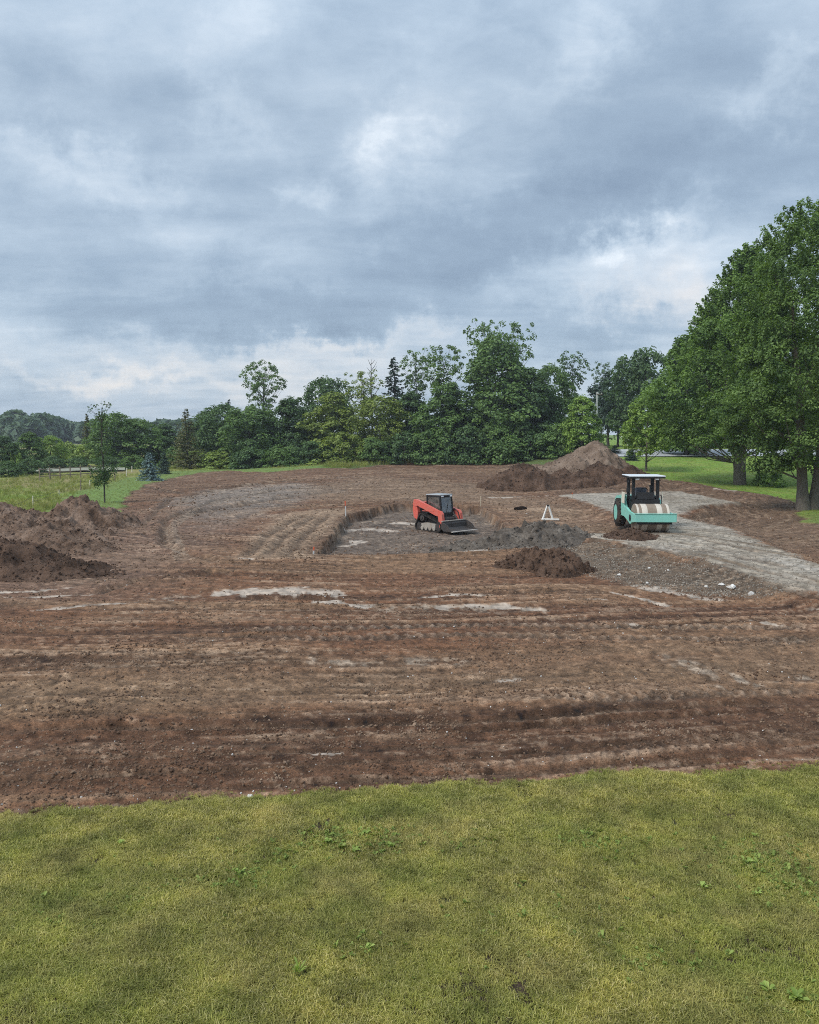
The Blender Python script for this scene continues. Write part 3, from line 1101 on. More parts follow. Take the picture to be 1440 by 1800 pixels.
def mound(name, bumps, mat, seed, lump, label, cat='dirt mound', group=None, n=130, lmat=None):
    b = np.array([[q[0], q[1], q[2], q[3]] for q in bumps])
    x0, x1 = (b[:, 0] - b[:, 2] * 1.3).min(), (b[:, 0] + b[:, 2] * 1.3).max()
    y0, y1 = (b[:, 1] - b[:, 3] * 1.3).min(), (b[:, 1] + b[:, 3] * 1.3).max()
    nx = n
    ny = int(n * max(.5, min(1.4, (y1 - y0) / (x1 - x0))))
    X, Y = np.meshgrid(np.linspace(x0, x1, nx), np.linspace(y0, y1, ny))
    gz = H(X.ravel(), Y.ravel()).reshape(X.shape)
    w = fbm(X * .8 + seed, Y * .8, seed, 4)
    shape = np.full(X.shape, -9.0)
    for (cx, cy, rx, ry, h, pw) in bumps:
        d = np.sqrt(((X - cx) / rx) ** 2 + ((Y - cy) / ry) ** 2) * (1 + w * .35)
        f = np.where(d < 1, 1 - d, (1 - d) * .8)
        z = np.where(f > 0, h * (np.abs(f) ** pw), f * h)
        # a little rounding at the crest
        k = .12
        shape = np.log(np.exp(np.clip(shape / k, -60, 60)) + np.exp(np.clip(z / k, -60, 60))) * k
    body = smooth(-.05, .25, shape)
    rough = fbm(X * 1.7, Y * 1.7, seed + 3, 4, .6) * lump + np.abs(fbm(X * 4.2, Y * 4.2, seed + 5, 3, .6)) * lump * .55 - np.maximum(0, fbm(X * 2.4, Y * 3.4, seed + 8, 2) - .22) * lump * 1.8
    z = gz + shape + rough * body
    z = np.where(shape < -.02, gz - .15, z)
    V = np.stack([X.ravel(), Y.ravel(), z.ravel()], 1)
    i = np.arange(ny - 1)[:, None] * nx
    j = np.arange(nx - 1)[None, :]
    F = np.stack([i + j, i + j + 1, i + nx + j + 1, i + nx + j], -1).reshape(-1, 4)
    keep = (shape.ravel()[F] > -.16).any(1)
    F = F[keep]
    used, inv = np.unique(F, return_inverse=True)
    c = V[used]
    org = np.array([c[:, 0].mean(), c[:, 1].mean(), c[:, 2].min()])
    me = np_mesh(name, c - org, inv.reshape(-1, 4), None, True)
    sel = np.nonzero((shape.ravel() > .02))[0]
    foot = np.nonzero((shape.ravel() > -.16) & (shape.ravel() < .12))[0]
    rg = np.random.default_rng(seed)
    m1 = int(120 * (x1 - x0))
    MOUND_PTS.append((mat, V[rg.choice(sel, m1)], np.concatenate([V[rg.choice(foot, m1 // 2)]])))
    o = mobj(name, me, mat)
    o.location = org
    return tag(o, label, cat, group)


def bump(px, py, rx, ry, h, pw=1.2):
    x, y, _ = G(px, py)
    return (x, y, rx, ry, h, pw)


mound('dirt_mound', [bump(142, 925, 2.5, 2.4, 1.62, .95), bump(195, 925, 1.5, 2.0, .75, .9), bump(95, 940, 3.2, 2.2, .5, .9)], MAT['mound'], 3, .42, 'cloddy brown dirt mound with a rounded top against the pasture', group='dirt mounds along the pasture edge')
mound('dirt_mound', [bump(-12, 925, 3.4, 2.6, 1.15, .9)], MAT['mound'], 5, .36, 'brown dirt mound cut off by the photo edge below the lone dark fence post', group='dirt mounds along the pasture edge')
mound('dirt_mound', [bump(5, 1000, 3.4, 2.3, 1.15, .9), bump(110, 1010, 1.7, 1.3, .42, 1)], MAT['dark_mound'], 7, .3, 'darkest near dirt mound with smooth flanks beside the churned tracks', group='dirt mounds along the pasture edge')
mound('dirt_mound', [bump(80, 955, 2.6, 2.0, .75, .9), bump(130, 968, 2.2, 1.6, .35, .9), bump(30, 945, 2.4, 2.0, .7, .9)], MAT['mound'], 9, .34, 'low lumpy dirt ridge between the three larger mounds', group='dirt mounds along the pasture edge')
mound('dirt_mound', [(17.2, 76.5, 4.6, 6.5, 3.9, 1.0), (16.2, 77.0, 5.0, 6.0, 3.2, 1.0), (15.0, 77.5, 5.2, 5.5, 2.45, 1.0), (13.6, 78, 4.8, 5, 1.6, 1.0), (19.0, 77, 3.6, 5.5, 2.2, 1)], MAT['tan_mound'], 11, .34, 'tallest tan dirt mound with a pointed top before the trees', n=150)
mound('topsoil_heap', [(9.9, 70.5, 4.0, 3.2, 2.1, .85), (13.2, 71.0, 3.4, 3.2, 1.55, .9), (16.6, 71.3, 3.4, 3.4, 2.15, .9), (19.4, 72.0, 2.4, 3.0, 1.7, .9)], MAT['dark_mound'], 13, .36, 'dark brown topsoil heap along the foot of the tall tan mound', n=150)
mound('gravel_heap', [bump(905, 952, 2.9, 2.6, 1.0, .9), bump(962, 955, 1.9, 2.0, .6, .95), bump(840, 955, 1.9, 1.9, .6, .9)], MAT['grey_mound'], 15, .34, 'dark grey gravel heap on the right edge of the pit', 'gravel pile')
mound('clod_heap', [bump(970, 1000, 1.1, .95, .6, .6), bump(1006, 1003, .85, .8, .5, .65), bump(925, 996, 1.1, .9, .32, .8), bump(985, 1009, .7, .6, .4, .8)], MAT['dark_mound'], 17, .46, 'craggy heap of dark brown clods in front of the gravel heap')
mound('dirt_mound', [bump(1116, 955, .95, .85, .30, .9), bump(1094, 957, .8, .8, .2, .9)], MAT['dark_mound'], 19, .2, 'low dark brown mound beside the front of the mint roller', n=80)


def rock_mesh(seed, flat=.7, sub=2):
    import bmesh
    bm = bmesh.new()
    bmesh.ops.create_icosphere(bm, subdivisions=sub, radius=1)
    rng = random.Random(seed)
    off = rng.random() * 50
    for v in bm.verts:
        p = v.co
        f = 1 + .55 * float(fbm(np.array([p.x * 1.1 + off]), np.array([p.y * 1.1 + p.z * .9]), seed, 2)[0])
        # a few knocked-off faces
        for k in range(5):
            r2 = random.Random(seed * 7 + k)
            n = Vector((r2.uniform(-1, 1), r2.uniform(-1, 1), r2.uniform(-1, 1))).normalized()
            dd = p.dot(n) * f
            if dd > .72:
                f *= .72 / dd
        v.co = Vector((p.x * f, p.y * f * .8, p.z * f * flat))
    me = bpy.data.meshes.new('rock')
    bm.to_mesh(me)
    bm.free()
    return me


for k, (px, py, s, lab) in enumerate([
        (1268, 1029, .13, 'flat white rock in the grey bank, left of the twin rocks'), (1289, 1030, .17, 'brightest white rock of the twin rocks in the grey bank'),
        (1281, 1031, .11, 'greyer small rock leaning on the brightest white rock'), (1322, 1041, .17, 'wide white rock at the foot of the drive ruts, rightmost in the bank'),
        (1241, 1032, .10, 'small pale rock alone near the right end of the bank'), (1141, 1002, .10, 'white rock at the top of the grey bank below the drive'),
        (1175, 1005, .09, 'small white rock right of the pair at the top of the bank'), (1089, 1011, .11, 'white rock at the left end of the grey bank near the clods'),
        (1138, 1024, .10, 'white rock low on the grey bank above the pale clay streak'), (440, 1401, .085, 'pale stone lying on the soil beside the lawn edge'),
        (775, 928, .13, 'pale stone on the pit floor below the loader bucket'), (337, 1281, .05, 'small white stone on the dark rut across the soil'), (1208, 1103, .04, 'tiny white stone on the red soil right of centre')]):
    me = rock_mesh(30 + k)
    x, y, z = GH(px, py)
    o = mobj('rock', me, MAT['stone'])
    o.location = (x, y, z + s * .22)
    s *= .72
    o.scale = (s, s, s)
    o.rotation_euler = (0, 0, k * 1.3)
    tag(o, lab, 'rock', 'pale rocks on the bare soil')

x, y, z = GH(917, 897)
me = rock_mesh(77, .5, 3)
o = mobj('dirt_clod', me, mat_soil('wet_clod', [(.014, .010, .008), (.03, .02, .015)], 2, .03))
o.location, o.scale = (x, y, z + .05), (.46, .3, .36)
tag(o, 'large black brown clod of dirt on the tan soil left of the white A-frame', 'clod')


# ------------------------------------------------------------------ scattered stuff
def scatter(name, pts, rot, scl, idx, protos, label, cat, kind='stuff'):
    me = bpy.data.meshes.new(name)
    me.vertices.add(len(pts))
    me.vertices.foreach_set('co', np.asarray(pts, np.float32).ravel())
    for nm, typ, arr, key, dt in (('rot', 'FLOAT_VECTOR', rot, 'vector', np.float32), ('scl', 'FLOAT', scl, 'value', np.float32), ('idx', 'INT', idx, 'value', np.int32)):
        a = me.attributes.new(nm, typ, 'POINT')
        a.data.foreach_set(key, np.asarray(arr, dt).ravel())
    o = mobj(name, me)
    ng = bpy.data.node_groups.new(name, 'GeometryNodeTree')
    ng.interface.new_socket('Geometry', in_out='INPUT', socket_type='NodeSocketGeometry')
    ng.interface.new_socket('Geometry', in_out='OUTPUT', socket_type='NodeSocketGeometry')
    N, L = ng.nodes, ng.links
    gi, go = N.new('NodeGroupInput'), N.new('NodeGroupOutput')
    iop = N.new('GeometryNodeInstanceOnPoints')
    jn = N.new('GeometryNodeJoinGeometry')
    for p in protos:
        oi = N.new('GeometryNodeObjectInfo')
        oi.inputs['Object'].default_value = p
        oi.inputs['As Instance'].default_value = True
        L.new(oi.outputs['Geometry'], jn.inputs[0])
    L.new(gi.outputs[0], iop.inputs['Points'])
    L.new(jn.outputs[0], iop.inputs['Instance'])
    iop.inputs['Pick Instance'].default_value = True

    def attr(nm, dt):
        n = N.new('GeometryNodeInputNamedAttribute')
        n.data_type = dt
        n.inputs['Name'].default_value = nm
        return n.outputs['Attribute']
    L.new(attr('idx', 'INT'), iop.inputs['Instance Index'])
    L.new(attr('rot', 'FLOAT_VECTOR'), iop.inputs['Rotation'])
    L.new(attr('scl', 'FLOAT'), iop.inputs['Scale'])
    L.new(iop.outputs[0], go.inputs[0])
    md = o.modifiers.new('scatter', 'NODES')
    md.node_group = ng
    return tag(o, label, cat, kind=kind)


def tuft_mesh(name, seed, nb, lmin, lmax, width, spread, lean):
    rng = np.random.default_rng(seed)
    V, F, T = [], [], []
    for _ in range(nb):
        a = rng.uniform(0, 2 * math.pi)
        r_ = spread * math.sqrt(rng.uniform())
        bx, by = r_ * math.cos(rng.uniform(0, 6.3)), r_ * math.sin(rng.uniform(0, 6.3))
        ln = rng.uniform(lmin, lmax)
        ll = lean * rng.uniform(.3, 1.3)
        w = width * rng.uniform(.7, 1.3)
        dx, dy = math.cos(a), math.sin(a)
        sx, sy = -dy * w * .5, dx * w * .5
        b = len(V)
        m = (bx + dx * ln * ll * .35, by + dy * ln * ll * .35, ln * .6)
        t = (bx + dx * ln * ll, by + dy * ln * ll, ln * (1 - .35 * ll))
        V += [(bx - sx, by - sy, -.01), (bx + sx, by + sy, -.01), (m[0] + sx * .8, m[1] + sy * .8, m[2]), (m[0] - sx * .8, m[1] - sy * .8, m[2]), t]
        F += [(b, b + 1, b + 2), (b, b + 2, b + 3), (b + 3, b + 2, b + 4)]
        T += [rng.beta(1.6, 2.2)] * 5
    return np_mesh(name, V, F, {'tone': ('FLOAT', T)})


def proto_obj(name, me, mat):
    me.materials.append(mat)
    return bpy.data.objects.new(name, me)


def build_lawn_grass():
    rng = np.random.default_rng(4)
    protos = [proto_obj('grass_tuft', tuft_mesh('grass_tuft', 50 + k, 20, .025, .075, .0062, .05, .95), MAT['grass']) for k in range(6)]
    n = 250000
    y = rng.uniform(4.6, 12.9, n)
    x = rng.uniform(-1, 1, n) * (y * .56 + 4.0)
    # edge follows the lawn sheet
    h, c, ro, reg, sd = ground(x, y, True)
    bare = fbm(x * 1.1 + 3, y * 1.1, 61, 4) * .8 + fbm(x * 6, y * 6, 62, 2) * .35
    keep = (sd > -.28) & (rng.uniform(size=n) < np.clip(1 - smooth(.24, .6, bare) * .75, .2, 1) * np.where(fbm(x * 5, y * 5, 66, 2) > .42, .3, 1)) & ((sd > .05) | (rng.uniform(size=n) < np.clip(.5 + sd * 1.6, .04, 1)))
    x, y, h = x[keep], y[keep], h[keep]
    n = len(x)
    tall = fbm(x * .8, y * .8, 63, 3)
    scl = (.8 + .55 * tall + rng.uniform(-.2, .35, n)) * smooth(-.2, .35, sd[keep] + .25)
    scl = np.clip(scl, .45, 1.7)
    rot = np.stack([rng.normal(0, .18, n), rng.normal(0, .18, n), rng.uniform(0, 6.3, n)], 1)
    scatter('grass', np.stack([x, y, h], 1), rot, scl, rng.integers(0, 6, n), protos, 'short olive lawn grass with straw blades in the foreground', 'grass')


build_lawn_grass()


def build_far_grass():
    rng = np.random.default_rng(5)
    protos = [proto_obj('tall_grass_tuft', tuft_mesh('tall_grass_tuft', 70 + k, 16, .5, 1.0, .035, .35, .5), MAT['tall_grass']) for k in range(4)]
    n = 60000
    r_ = np.exp(rng.uniform(math.log(36), math.log(150), n))
    a = rng.uniform(-R(31), R(31), n)
    x, y = r_ * np.sin(a), r_ * np.cos(a)
    h, c, ro, reg, sd = ground(x, y, True)
    left = x < -8 - (y - 60) * .06
    right = x > 11
    keep = (reg >= 3) & (sd > .1)
    pr = np.where(left, .5, np.where(right, .25, .9))
    keep &= rng.uniform(size=n) < pr
    # keep the roads clear
    zz = 760 + (CAM_H - h) / y * 1440
    px = 720 + x / y * 1440
    keep &= ~((px > 1060) & (zz < 807))
    keep &= ~((px < 250) & (zz < 834))
    x, y, h, sd, left, right = x[keep], y[keep], h[keep], sd[keep], left[keep], right[keep]
    n = len(x)
    scl = np.where(left, .42, np.where(right, .16, .75)) * rng.uniform(.6, 1.3, n)
    scl = np.where(left & (sd < 4), .16, scl)
    rot = np.stack([rng.normal(0, .15, n), rng.normal(0, .15, n), rng.uniform(0, 6.3, n)], 1)
    scatter('meadow_grass', np.stack([x, y, h], 1), rot, scl, rng.integers(0, 4, n), protos, 'longer grass on the pasture, verge and far lawn', 'grass')


build_far_grass()


def build_clods():
    rng = np.random.default_rng(6)
    protos = [proto_obj('soil_clod', rock_mesh(200 + k, .7, 1), MAT['clod']) for k in range(6)]
    n = 80000
    r_ = np.exp(rng.uniform(math.log(10.5), math.log(85), n))
    a = rng.uniform(-R(31), R(31), n)
    x, y = r_ * np.sin(a), r_ * np.cos(a)
    h, c, ro, reg, sd = ground(x, y, True)
    cl = smooth(-.15, .35, fbm(x * .5, y * .9, 64, 4))
    keep = (reg == 1) & (sd < -.02) & (rng.uniform(size=n) < .2 + .8 * cl)
    x, y, h, r_ = x[keep], y[keep], h[keep], r_[keep]
    n = len(x)
    scl = .011 + .034 * rng.beta(1.1, 5, n) * (1 + r_ / 18)
    rot = rng.uniform(0, 6.3, (n, 3))
    scatter('soil_clods', np.stack([x, y, h + scl * .15], 1), rot, scl, rng.integers(0, 6, n), protos, 'loose crumbs and clods over the graded soil', 'clods')
    protos = [proto_obj('gravel_stone', rock_mesh(240 + k, .7, 1), MAT['gravel_stone']) for k in range(5)]
    n = 60000
    r_ = np.exp(rng.uniform(math.log(24), math.log(62), n))
    a = rng.uniform(-R(2), R(31), n)
    x, y = r_ * np.sin(a), r_ * np.cos(a)
    h, c, ro, reg, sd = ground(x, y, True)
    bank = poly_sd(x, y, BANK) < .3
    keep = ((reg == 2) | bank) & (rng.uniform(size=n) < np.where(bank, .5, .25))
    x, y, h, r_ = x[keep], y[keep], h[keep], r_[keep]
    n = len(x)
    scl = .02 + .05 * rng.beta(1.1, 5, n)
    scatter('gravel', np.stack([x, y, h + scl * .1], 1), rng.uniform(0, 6.3, (n, 3)), scl, rng.integers(0, 5, n), protos, 'loose grey gravel on the drive, pad and bank', 'gravel')
    protos = [proto_obj('pebble', rock_mesh(220 + k, .7, 1), MAT['stone']) for k in range(4)]
    n = 1300
    r_ = np.exp(rng.uniform(math.log(10.5), math.log(60), n))
    a = rng.uniform(-R(30), R(30), n)
    x, y = r_ * np.sin(a), r_ * np.cos(a)
    h, c, ro, reg, sd = ground(x, y, True)
    keep = ((reg == 1) | (reg == 2)) & (sd < 0) & (rng.uniform(size=n) < np.where(sd > -.8, 1, .42))
    x, y, h, r_ = x[keep], y[keep], h[keep], r_[keep]
    n = len(x)
    scl = .009 + .022 * rng.beta(1, 5, n) * (1 + r_ / 25)
    scatter('pebbles', np.stack([x, y, h + scl * .3], 1), rng.uniform(0, 6.3, (n, 3)), scl, rng.integers(0, 4, n), protos, 'small pale pebbles strewn over the soil and along the lawn edge', 'pebbles')


build_clods()


def build_mound_clods():
    rng = np.random.default_rng(16)
    for key, nm, lab in (('mound', 'mound_clods', 'loose brown clods on the dirt mounds'), ('dark_mound', 'topsoil_clods', 'loose dark clods on the topsoil heaps'),
                         ('tan_mound', 'subsoil_clods', 'loose tan clods on the tall mound'), ('grey_mound', 'rubble_stones', 'loose grey stones on the gravel heap')):
        pts = [np.concatenate([a, b]) for (m_, a, b) in MOUND_PTS if m_ is MAT[key]]
        P = np.concatenate(pts)
        n = len(P)
        P = P + np.stack([rng.normal(0, .06, n), rng.normal(0, .06, n), np.zeros(n)], 1)
        scl = .025 + .13 * rng.beta(1, 6, n)
        protos = [proto_obj('clod', rock_mesh(260 + k, .75, 2), MAT[key]) for k in range(5)]
        scatter(nm, P, rng.uniform(0, 6.3, (n, 3)), scl, rng.integers(0, 5, n), protos, lab, 'clods')


build_mound_clods()


# ------------------------------------------------------------------ trees
def leaf_quads(rng, P, Nrm, size, aspect=.6):
    """one folded diamond leaf per point"""
    n = len(P)
    Nrm = Nrm / (np.linalg.norm(Nrm, axis=1, keepdims=True) + 1e-9)
    rv = rng.normal(size=(n, 3))
    T = np.cross(Nrm, rv)
    T /= np.linalg.norm(T, axis=1, keepdims=True) + 1e-9
    B = np.cross(Nrm, T)
    s = (size * rng.uniform(.7, 1.3, n))[:, None]
    fold = Nrm * s * .18
    V = np.stack([P - T * s * .5, P + B * s * .5 * aspect + fold, P + T * s * .5, P - B * s * .5 * aspect + fold], 1).reshape(-1, 3)
    F = np.arange(n * 4).reshape(n, 4)
    return V, F


def env_round(t):
    return np.sqrt(np.clip(1 - (2 * t - 1) ** 2, 0, 1)) ** .9


def env_ovate(t):
    return np.where(t < .32, .55 + .45 * (t / .32) ** .7, np.clip((1 - t) / .68, 0, 1) ** .52)


def env_maple(t):
    return np.where(t < .25, .7 + .3 * (t / .25) ** .7, np.clip((1 - t) / .75, 0, 1) ** .72)


def env_broad(t):
    return np.where(t < .3, .6 + .4 * (t / .3) ** .7, np.clip((1 - t) / .7, 0, 1) ** .36)


def env_cone(t):
    return np.clip(1 - t, 0, 1) ** .85 * np.where(t < .08, .6 + 5 * t, 1)


def env_airy(t):
    return .55 + .45 * np.sin(t * 9) * .6 + .2 * (1 - t)


def env_wispy(t):
    return np.where(t < .55, .85 * np.ones_like(t), np.where(t < .62, .55, 1.0 * np.sqrt(np.clip(1 - ((t - .8) / .2) ** 2, 0.05, 1))))


def env_bush(t):
    return np.sqrt(np.clip(1 - t ** 2, 0, 1))


def make_crown(name, seed, h, r, z0, env, nclump, nleaf, leaf, clump_r, flat=.62, inner=.28, lobes=.3, top_sparse=0.0, aspect=.62, shoots=0):
    rng = np.random.default_rng(seed)
    ph = rng.uniform(0, 6.3, 4)
    cs = []
    while len(cs) < nclump:
        t = rng.uniform()
        e = float(env(np.array([t]))[0])
        if rng.uniform() > e ** .9 + .06:
            continue
        if top_sparse and t > .6 and rng.uniform() < top_sparse * (t - .6) / .4:
            continue
        a = rng.uniform(0, 2 * math.pi)
        lob = 1 + lobes * (.5 * math.sin(2 * a + ph[0] + t * 3) + .5 * math.sin(3 * a + ph[1] - t * 7) + .35 * math.sin(t * 19 + ph[2] + a))
        rr = e * r * lob * (rng.uniform(.25, .8) if rng.uniform() < inner else rng.uniform(.8, 1.04))
        cs.append((rr * math.cos(a), rr * math.sin(a), z0 + t * (h - z0)))
    k0 = len(cs)
    for _ in range(shoots):
        # young shoots that stand out of the outline
        t = rng.uniform(.2, 1.0) ** .7
        e = float(env(np.array([t]))[0])
        a = rng.uniform(0, 2 * math.pi)
        rr = e * r * rng.uniform(.98, 1.16)
        cs.append((rr * math.cos(a), rr * math.sin(a), z0 + t * (h - z0) + rng.uniform(0, .5) + .5 * (t > .85)))
    cs = np.array(cs)
    k = len(cs)
    crr = clump_r * rng.uniform(.6, 1.35, k)
    crr[k0:] = clump_r * rng.uniform(.38, .7, k - k0)
    ctone = rng.beta(2.2, 2.4, k)
    cid = np.repeat(np.arange(k), nleaf)
    d = rng.normal(size=(k * nleaf, 3))
    d /= np.linalg.norm(d, axis=1, keepdims=True)
    rad = rng.uniform(.25, 1.0, (k * nleaf, 1)) ** .6
    off = d * rad * crr[cid][:, None]
    off[:, 2] *= flat
    # clumps hang outward and down from the stem
    out = cs.copy()
    out[:, 2] = 0
    out /= np.linalg.norm(out, axis=1, keepdims=True) + 1e-6
    side = (off * out[cid]).sum(1)
    off[:, 2] -= .28 * np.maximum(side, -.2)
    sh = cid >= k0
    if sh.any():
        # leafy fingers that point up and out
        dirv = out * .55 + np.array([0, 0, .8]) + rng.normal(0, .25, out.shape)
        dirv /= np.linalg.norm(dirv, axis=1, keepdims=True)
        u = rng.uniform(-1.3, 1.6, (sh.sum(), 1))
        off[sh] = d[sh] * rad[sh] * crr[cid[sh]][:, None] * (.75 - .25 * u) + dirv[cid[sh]] * u * crr[cid[sh]][:, None] * 1.5
    P = cs[cid] + off
    P[:, 2] = np.maximum(P[:, 2], .12)
    Nn = d * .55 + np.array([0, 0, .75]) + rng.normal(size=P.shape) * .45 + out[cid] * .25
    V, F = leaf_quads(rng, P, Nn, leaf, aspect)
    tone = np.clip(ctone[cid] * .65 + rng.uniform(0, .45, len(P)), 0, 1)
    me = np_mesh(name, V, F, {'tone': ('FLOAT', np.repeat(tone, 4))})
    return me, cs


def make_trunk(name, seed, h, r0, cs, nlimb, stems=None, low=.16, wob=.25, limb_r=.2, n=8):
    rng = random.Random(seed)
    mb = MB()
    stems = stems or [((0, 0), (0, 0), 1.0)]
    paths = []
    for (b0, lean, fr) in stems:
        path, rad = [], []
        m = 9
        for i in range(m):
            t = i / (m - 1)
            w = wob * math.sin(t * 5 + b0[0] * 3 + seed) * t
            path.append((b0[0] + lean[0] * t + w, b0[1] + lean[1] * t + w * .6, -.25 + (h * fr + .25) * t))
            fl = 1 + .45 * max(0, 1 - t * 11)
            rad.append(max(.025, r0 * (1 - t) ** .8 * fl + .02))
        mb.tube(path, rad, n + 2)
        paths.append((path, rad))
    ids = list(range(len(cs)))
    rng.shuffle(ids)
    for i in ids[:nlimb]:
        c = cs[i]
        path, rad = min(paths, key=lambda q: math.hypot(q[0][4][0] - c[0], q[0][4][1] - c[1]))
        tz = max(h * low, c[2] - math.hypot(c[0], c[1]) * rng.uniform(.5, 1.0) - .2)
        t = min(.95, max(.03, tz / h))
        f = t * (len(path) - 1)
        a = min(int(f), len(path) - 2)
        p = [path[a][q] + (path[a + 1][q] - path[a][q]) * (f - a) for q in range(3)]
        rr = rad[a] * limb_r
        mid = [(p[q] + c[q]) * .5 for q in range(3)]
        mid[2] -= .12 * math.hypot(c[0] - p[0], c[1] - p[1])
        mb.tube([p, mid, list(c)], [max(.03, rr), max(.022, rr * .6), .015], 5, False)
    return mb.mesh(name, True)


def make_conifer(name, seed, h, r, z0, levels, nb, leaf, droop=.35, fill=14, env=env_cone, gap=.0):
    rng = np.random.default_rng(seed)
    P, Nn, T = [], [], []
    for lv in range(levels):
        t = (lv + rng.uniform(-.2, .2)) / levels
        t = min(max(t, 0), .985)
        z = z0 + t * (h - z0)
        for b in range(max(4, int(nb * (1 - t * .55)))):
            if rng.uniform() < gap:
                continue
            a = rng.uniform(0, 2 * math.pi)
            ln = r * float(env(np.array([t]))[0]) * rng.uniform(.6, 1.15) + .05
            zb = z + rng.normal(0, .45 * (h - z0) / levels)
            m = max(4, int(fill * (ln / r + .25)))
            s = rng.uniform(.12, 1, m) ** .8
            wd = (1 - s) * ln * .28 + .03
            lat = rng.uniform(-1, 1, m) * wd
            zz = zb - droop * ln * s ** 1.3 + .16 * ln * s ** 3 + rng.normal(0, .03 * ln, m)
            P.append(np.stack([np.cos(a) * ln * s - np.sin(a) * lat, np.sin(a) * ln * s + np.cos(a) * lat, zz], 1))
            Nn.append(np.tile([np.cos(a) * .3, np.sin(a) * .3, 1.0], (m, 1)) + rng.normal(0, .35, (m, 3)))
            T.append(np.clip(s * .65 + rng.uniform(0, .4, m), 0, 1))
    P, Nn, T = np.concatenate(P), np.concatenate(Nn), np.concatenate(T)
    P[:, 2] = np.maximum(P[:, 2], .1)
    V, F = leaf_quads(rng, P, Nn, leaf, .5)
    return np_mesh(name, V, F, {'tone': ('FLOAT', np.repeat(T, 4))}), np.zeros((0, 3))


PROTO = {}


def reg_proto(key, h, r, crown, trunk):
    PROTO[key] = (h, r, trunk, crown)


def build_protos():
    def deci(key, seed, h, r, z0, env, nc, nl, leaf, cr, r0, nlimb, stems=None, **kw):
        crown, cs = make_crown('crown', seed, h, r, z0, env, nc, nl, leaf, cr, **kw)
        trunk = make_trunk('trunk', seed, h * .86, r0, cs[:nc], nlimb, stems)
        reg_proto(key, h, r, crown, trunk)
    deci('maple_a', 1, 19, 6.2, 3.1, env_broad, 800, 120, .20, .72, .40, 60, [((-.34, 0), (-1.3, .4), .95), ((.36, .1), (1.5, -.3), 1.0)], lobes=.22, shoots=260)
    deci('maple_b', 2, 20, 6.6, 3.7, env_maple, 780, 105, .235, .76, .34, 60, [((0, 0), (.5, .2), 1.0), ((-.12, 0), (-1.9, .5), .8)], lobes=.22, shoots=260)
    deci('round_a', 3, 14, 5, .8, env_round, 210, 46, .52, 1.15, .25, 24, lobes=.35)
    deci('round_b', 4, 13, 5, .6, env_round, 200, 46, .50, 1.1, .25, 24, lobes=.4)
    deci('ovate_a', 5, 16, 4.6, .8, env_ovate, 240, 46, .52, 1.05, .24, 26, lobes=.3)
    deci('ovate_b', 6, 16, 4.6, .6, env_ovate, 230, 46, .54, 1.05, .24, 26, lobes=.42)
    deci('big', 7, 20, 6.8, .8, env_ovate, 400, 46, .55, 1.2, .35, 40, lobes=.32)
    deci('airy_a', 8, 17, 3.6, .8, env_airy, 330, 18, .34, .48, .14, 110, lobes=.35, top_sparse=.3, inner=.5)
    deci('airy_b', 9, 17, 3.6, .8, env_airy, 300, 18, .34, .46, .14, 110, lobes=.4, top_sparse=.35, inner=.5)
    deci('wispy', 10, 16, 4.2, 1.0, env_wispy, 400, 18, .32, .46, .18, 140, lobes=.3, top_sparse=.1, inner=.5)
    deci('bush_a', 11, 4.5, 3.4, .1, env_bush, 95, 46, .36, .75, .08, 12, lobes=.35, inner=.2)
    deci('bush_b', 12, 4.5, 3.4, .1, env_bush, 90, 46, .38, .8, .08, 12, lobes=.45, inner=.2)
    deci('bush_c', 13, 3.0, 3.6, .1, env_bush, 90, 44, .34, .7, .06, 10, lobes=.5, inner=.2)
    deci('small', 14, 9, 3.1, 2.1, env_ovate, 190, 46, .30, .62, .12, 30, lobes=.22)
    deci('pine', 16, 14, 3.4, 4.6, env_round, 110, 46, .42, .95, .22, 24, lobes=.35)
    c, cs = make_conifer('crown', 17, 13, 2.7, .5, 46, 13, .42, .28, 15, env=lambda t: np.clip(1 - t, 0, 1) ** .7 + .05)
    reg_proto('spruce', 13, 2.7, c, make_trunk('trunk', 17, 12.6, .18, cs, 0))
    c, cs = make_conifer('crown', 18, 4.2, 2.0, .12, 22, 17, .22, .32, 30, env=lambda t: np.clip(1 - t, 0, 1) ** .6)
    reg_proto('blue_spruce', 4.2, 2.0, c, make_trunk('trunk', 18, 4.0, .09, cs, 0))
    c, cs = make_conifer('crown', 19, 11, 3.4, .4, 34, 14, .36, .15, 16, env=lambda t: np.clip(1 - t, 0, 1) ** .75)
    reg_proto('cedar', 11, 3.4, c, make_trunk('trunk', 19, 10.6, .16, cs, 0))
    # bare dead tree
    rng = random.Random(5)
    mb = MB()
    mb.tube([(0, 0, -.2), (.1, 0, 6), (.3, .1, 12), (.2, .2, 16)], [.2, .15, .09, .02], 7)
    for k in range(26):
        z = 7 + k * .33
        a = k * 2.4
        ln = rng.uniform(1.2, 2.8) * (1 - (z - 7) / 14)
        mb.tube([(.2, .1, z), (.2 + math.cos(a) * ln * .5, .1 + math.sin(a) * ln * .5, z + ln * .45), (.2 + math.cos(a) * ln, .1 + math.sin(a) * ln, z + ln * 1.15)], [.06, .04, .012], 5, False)
    PROTO['dead'] = (16, 2.2, mb.mesh('trunk', True), None)


build_protos()
_tree_n = [0]


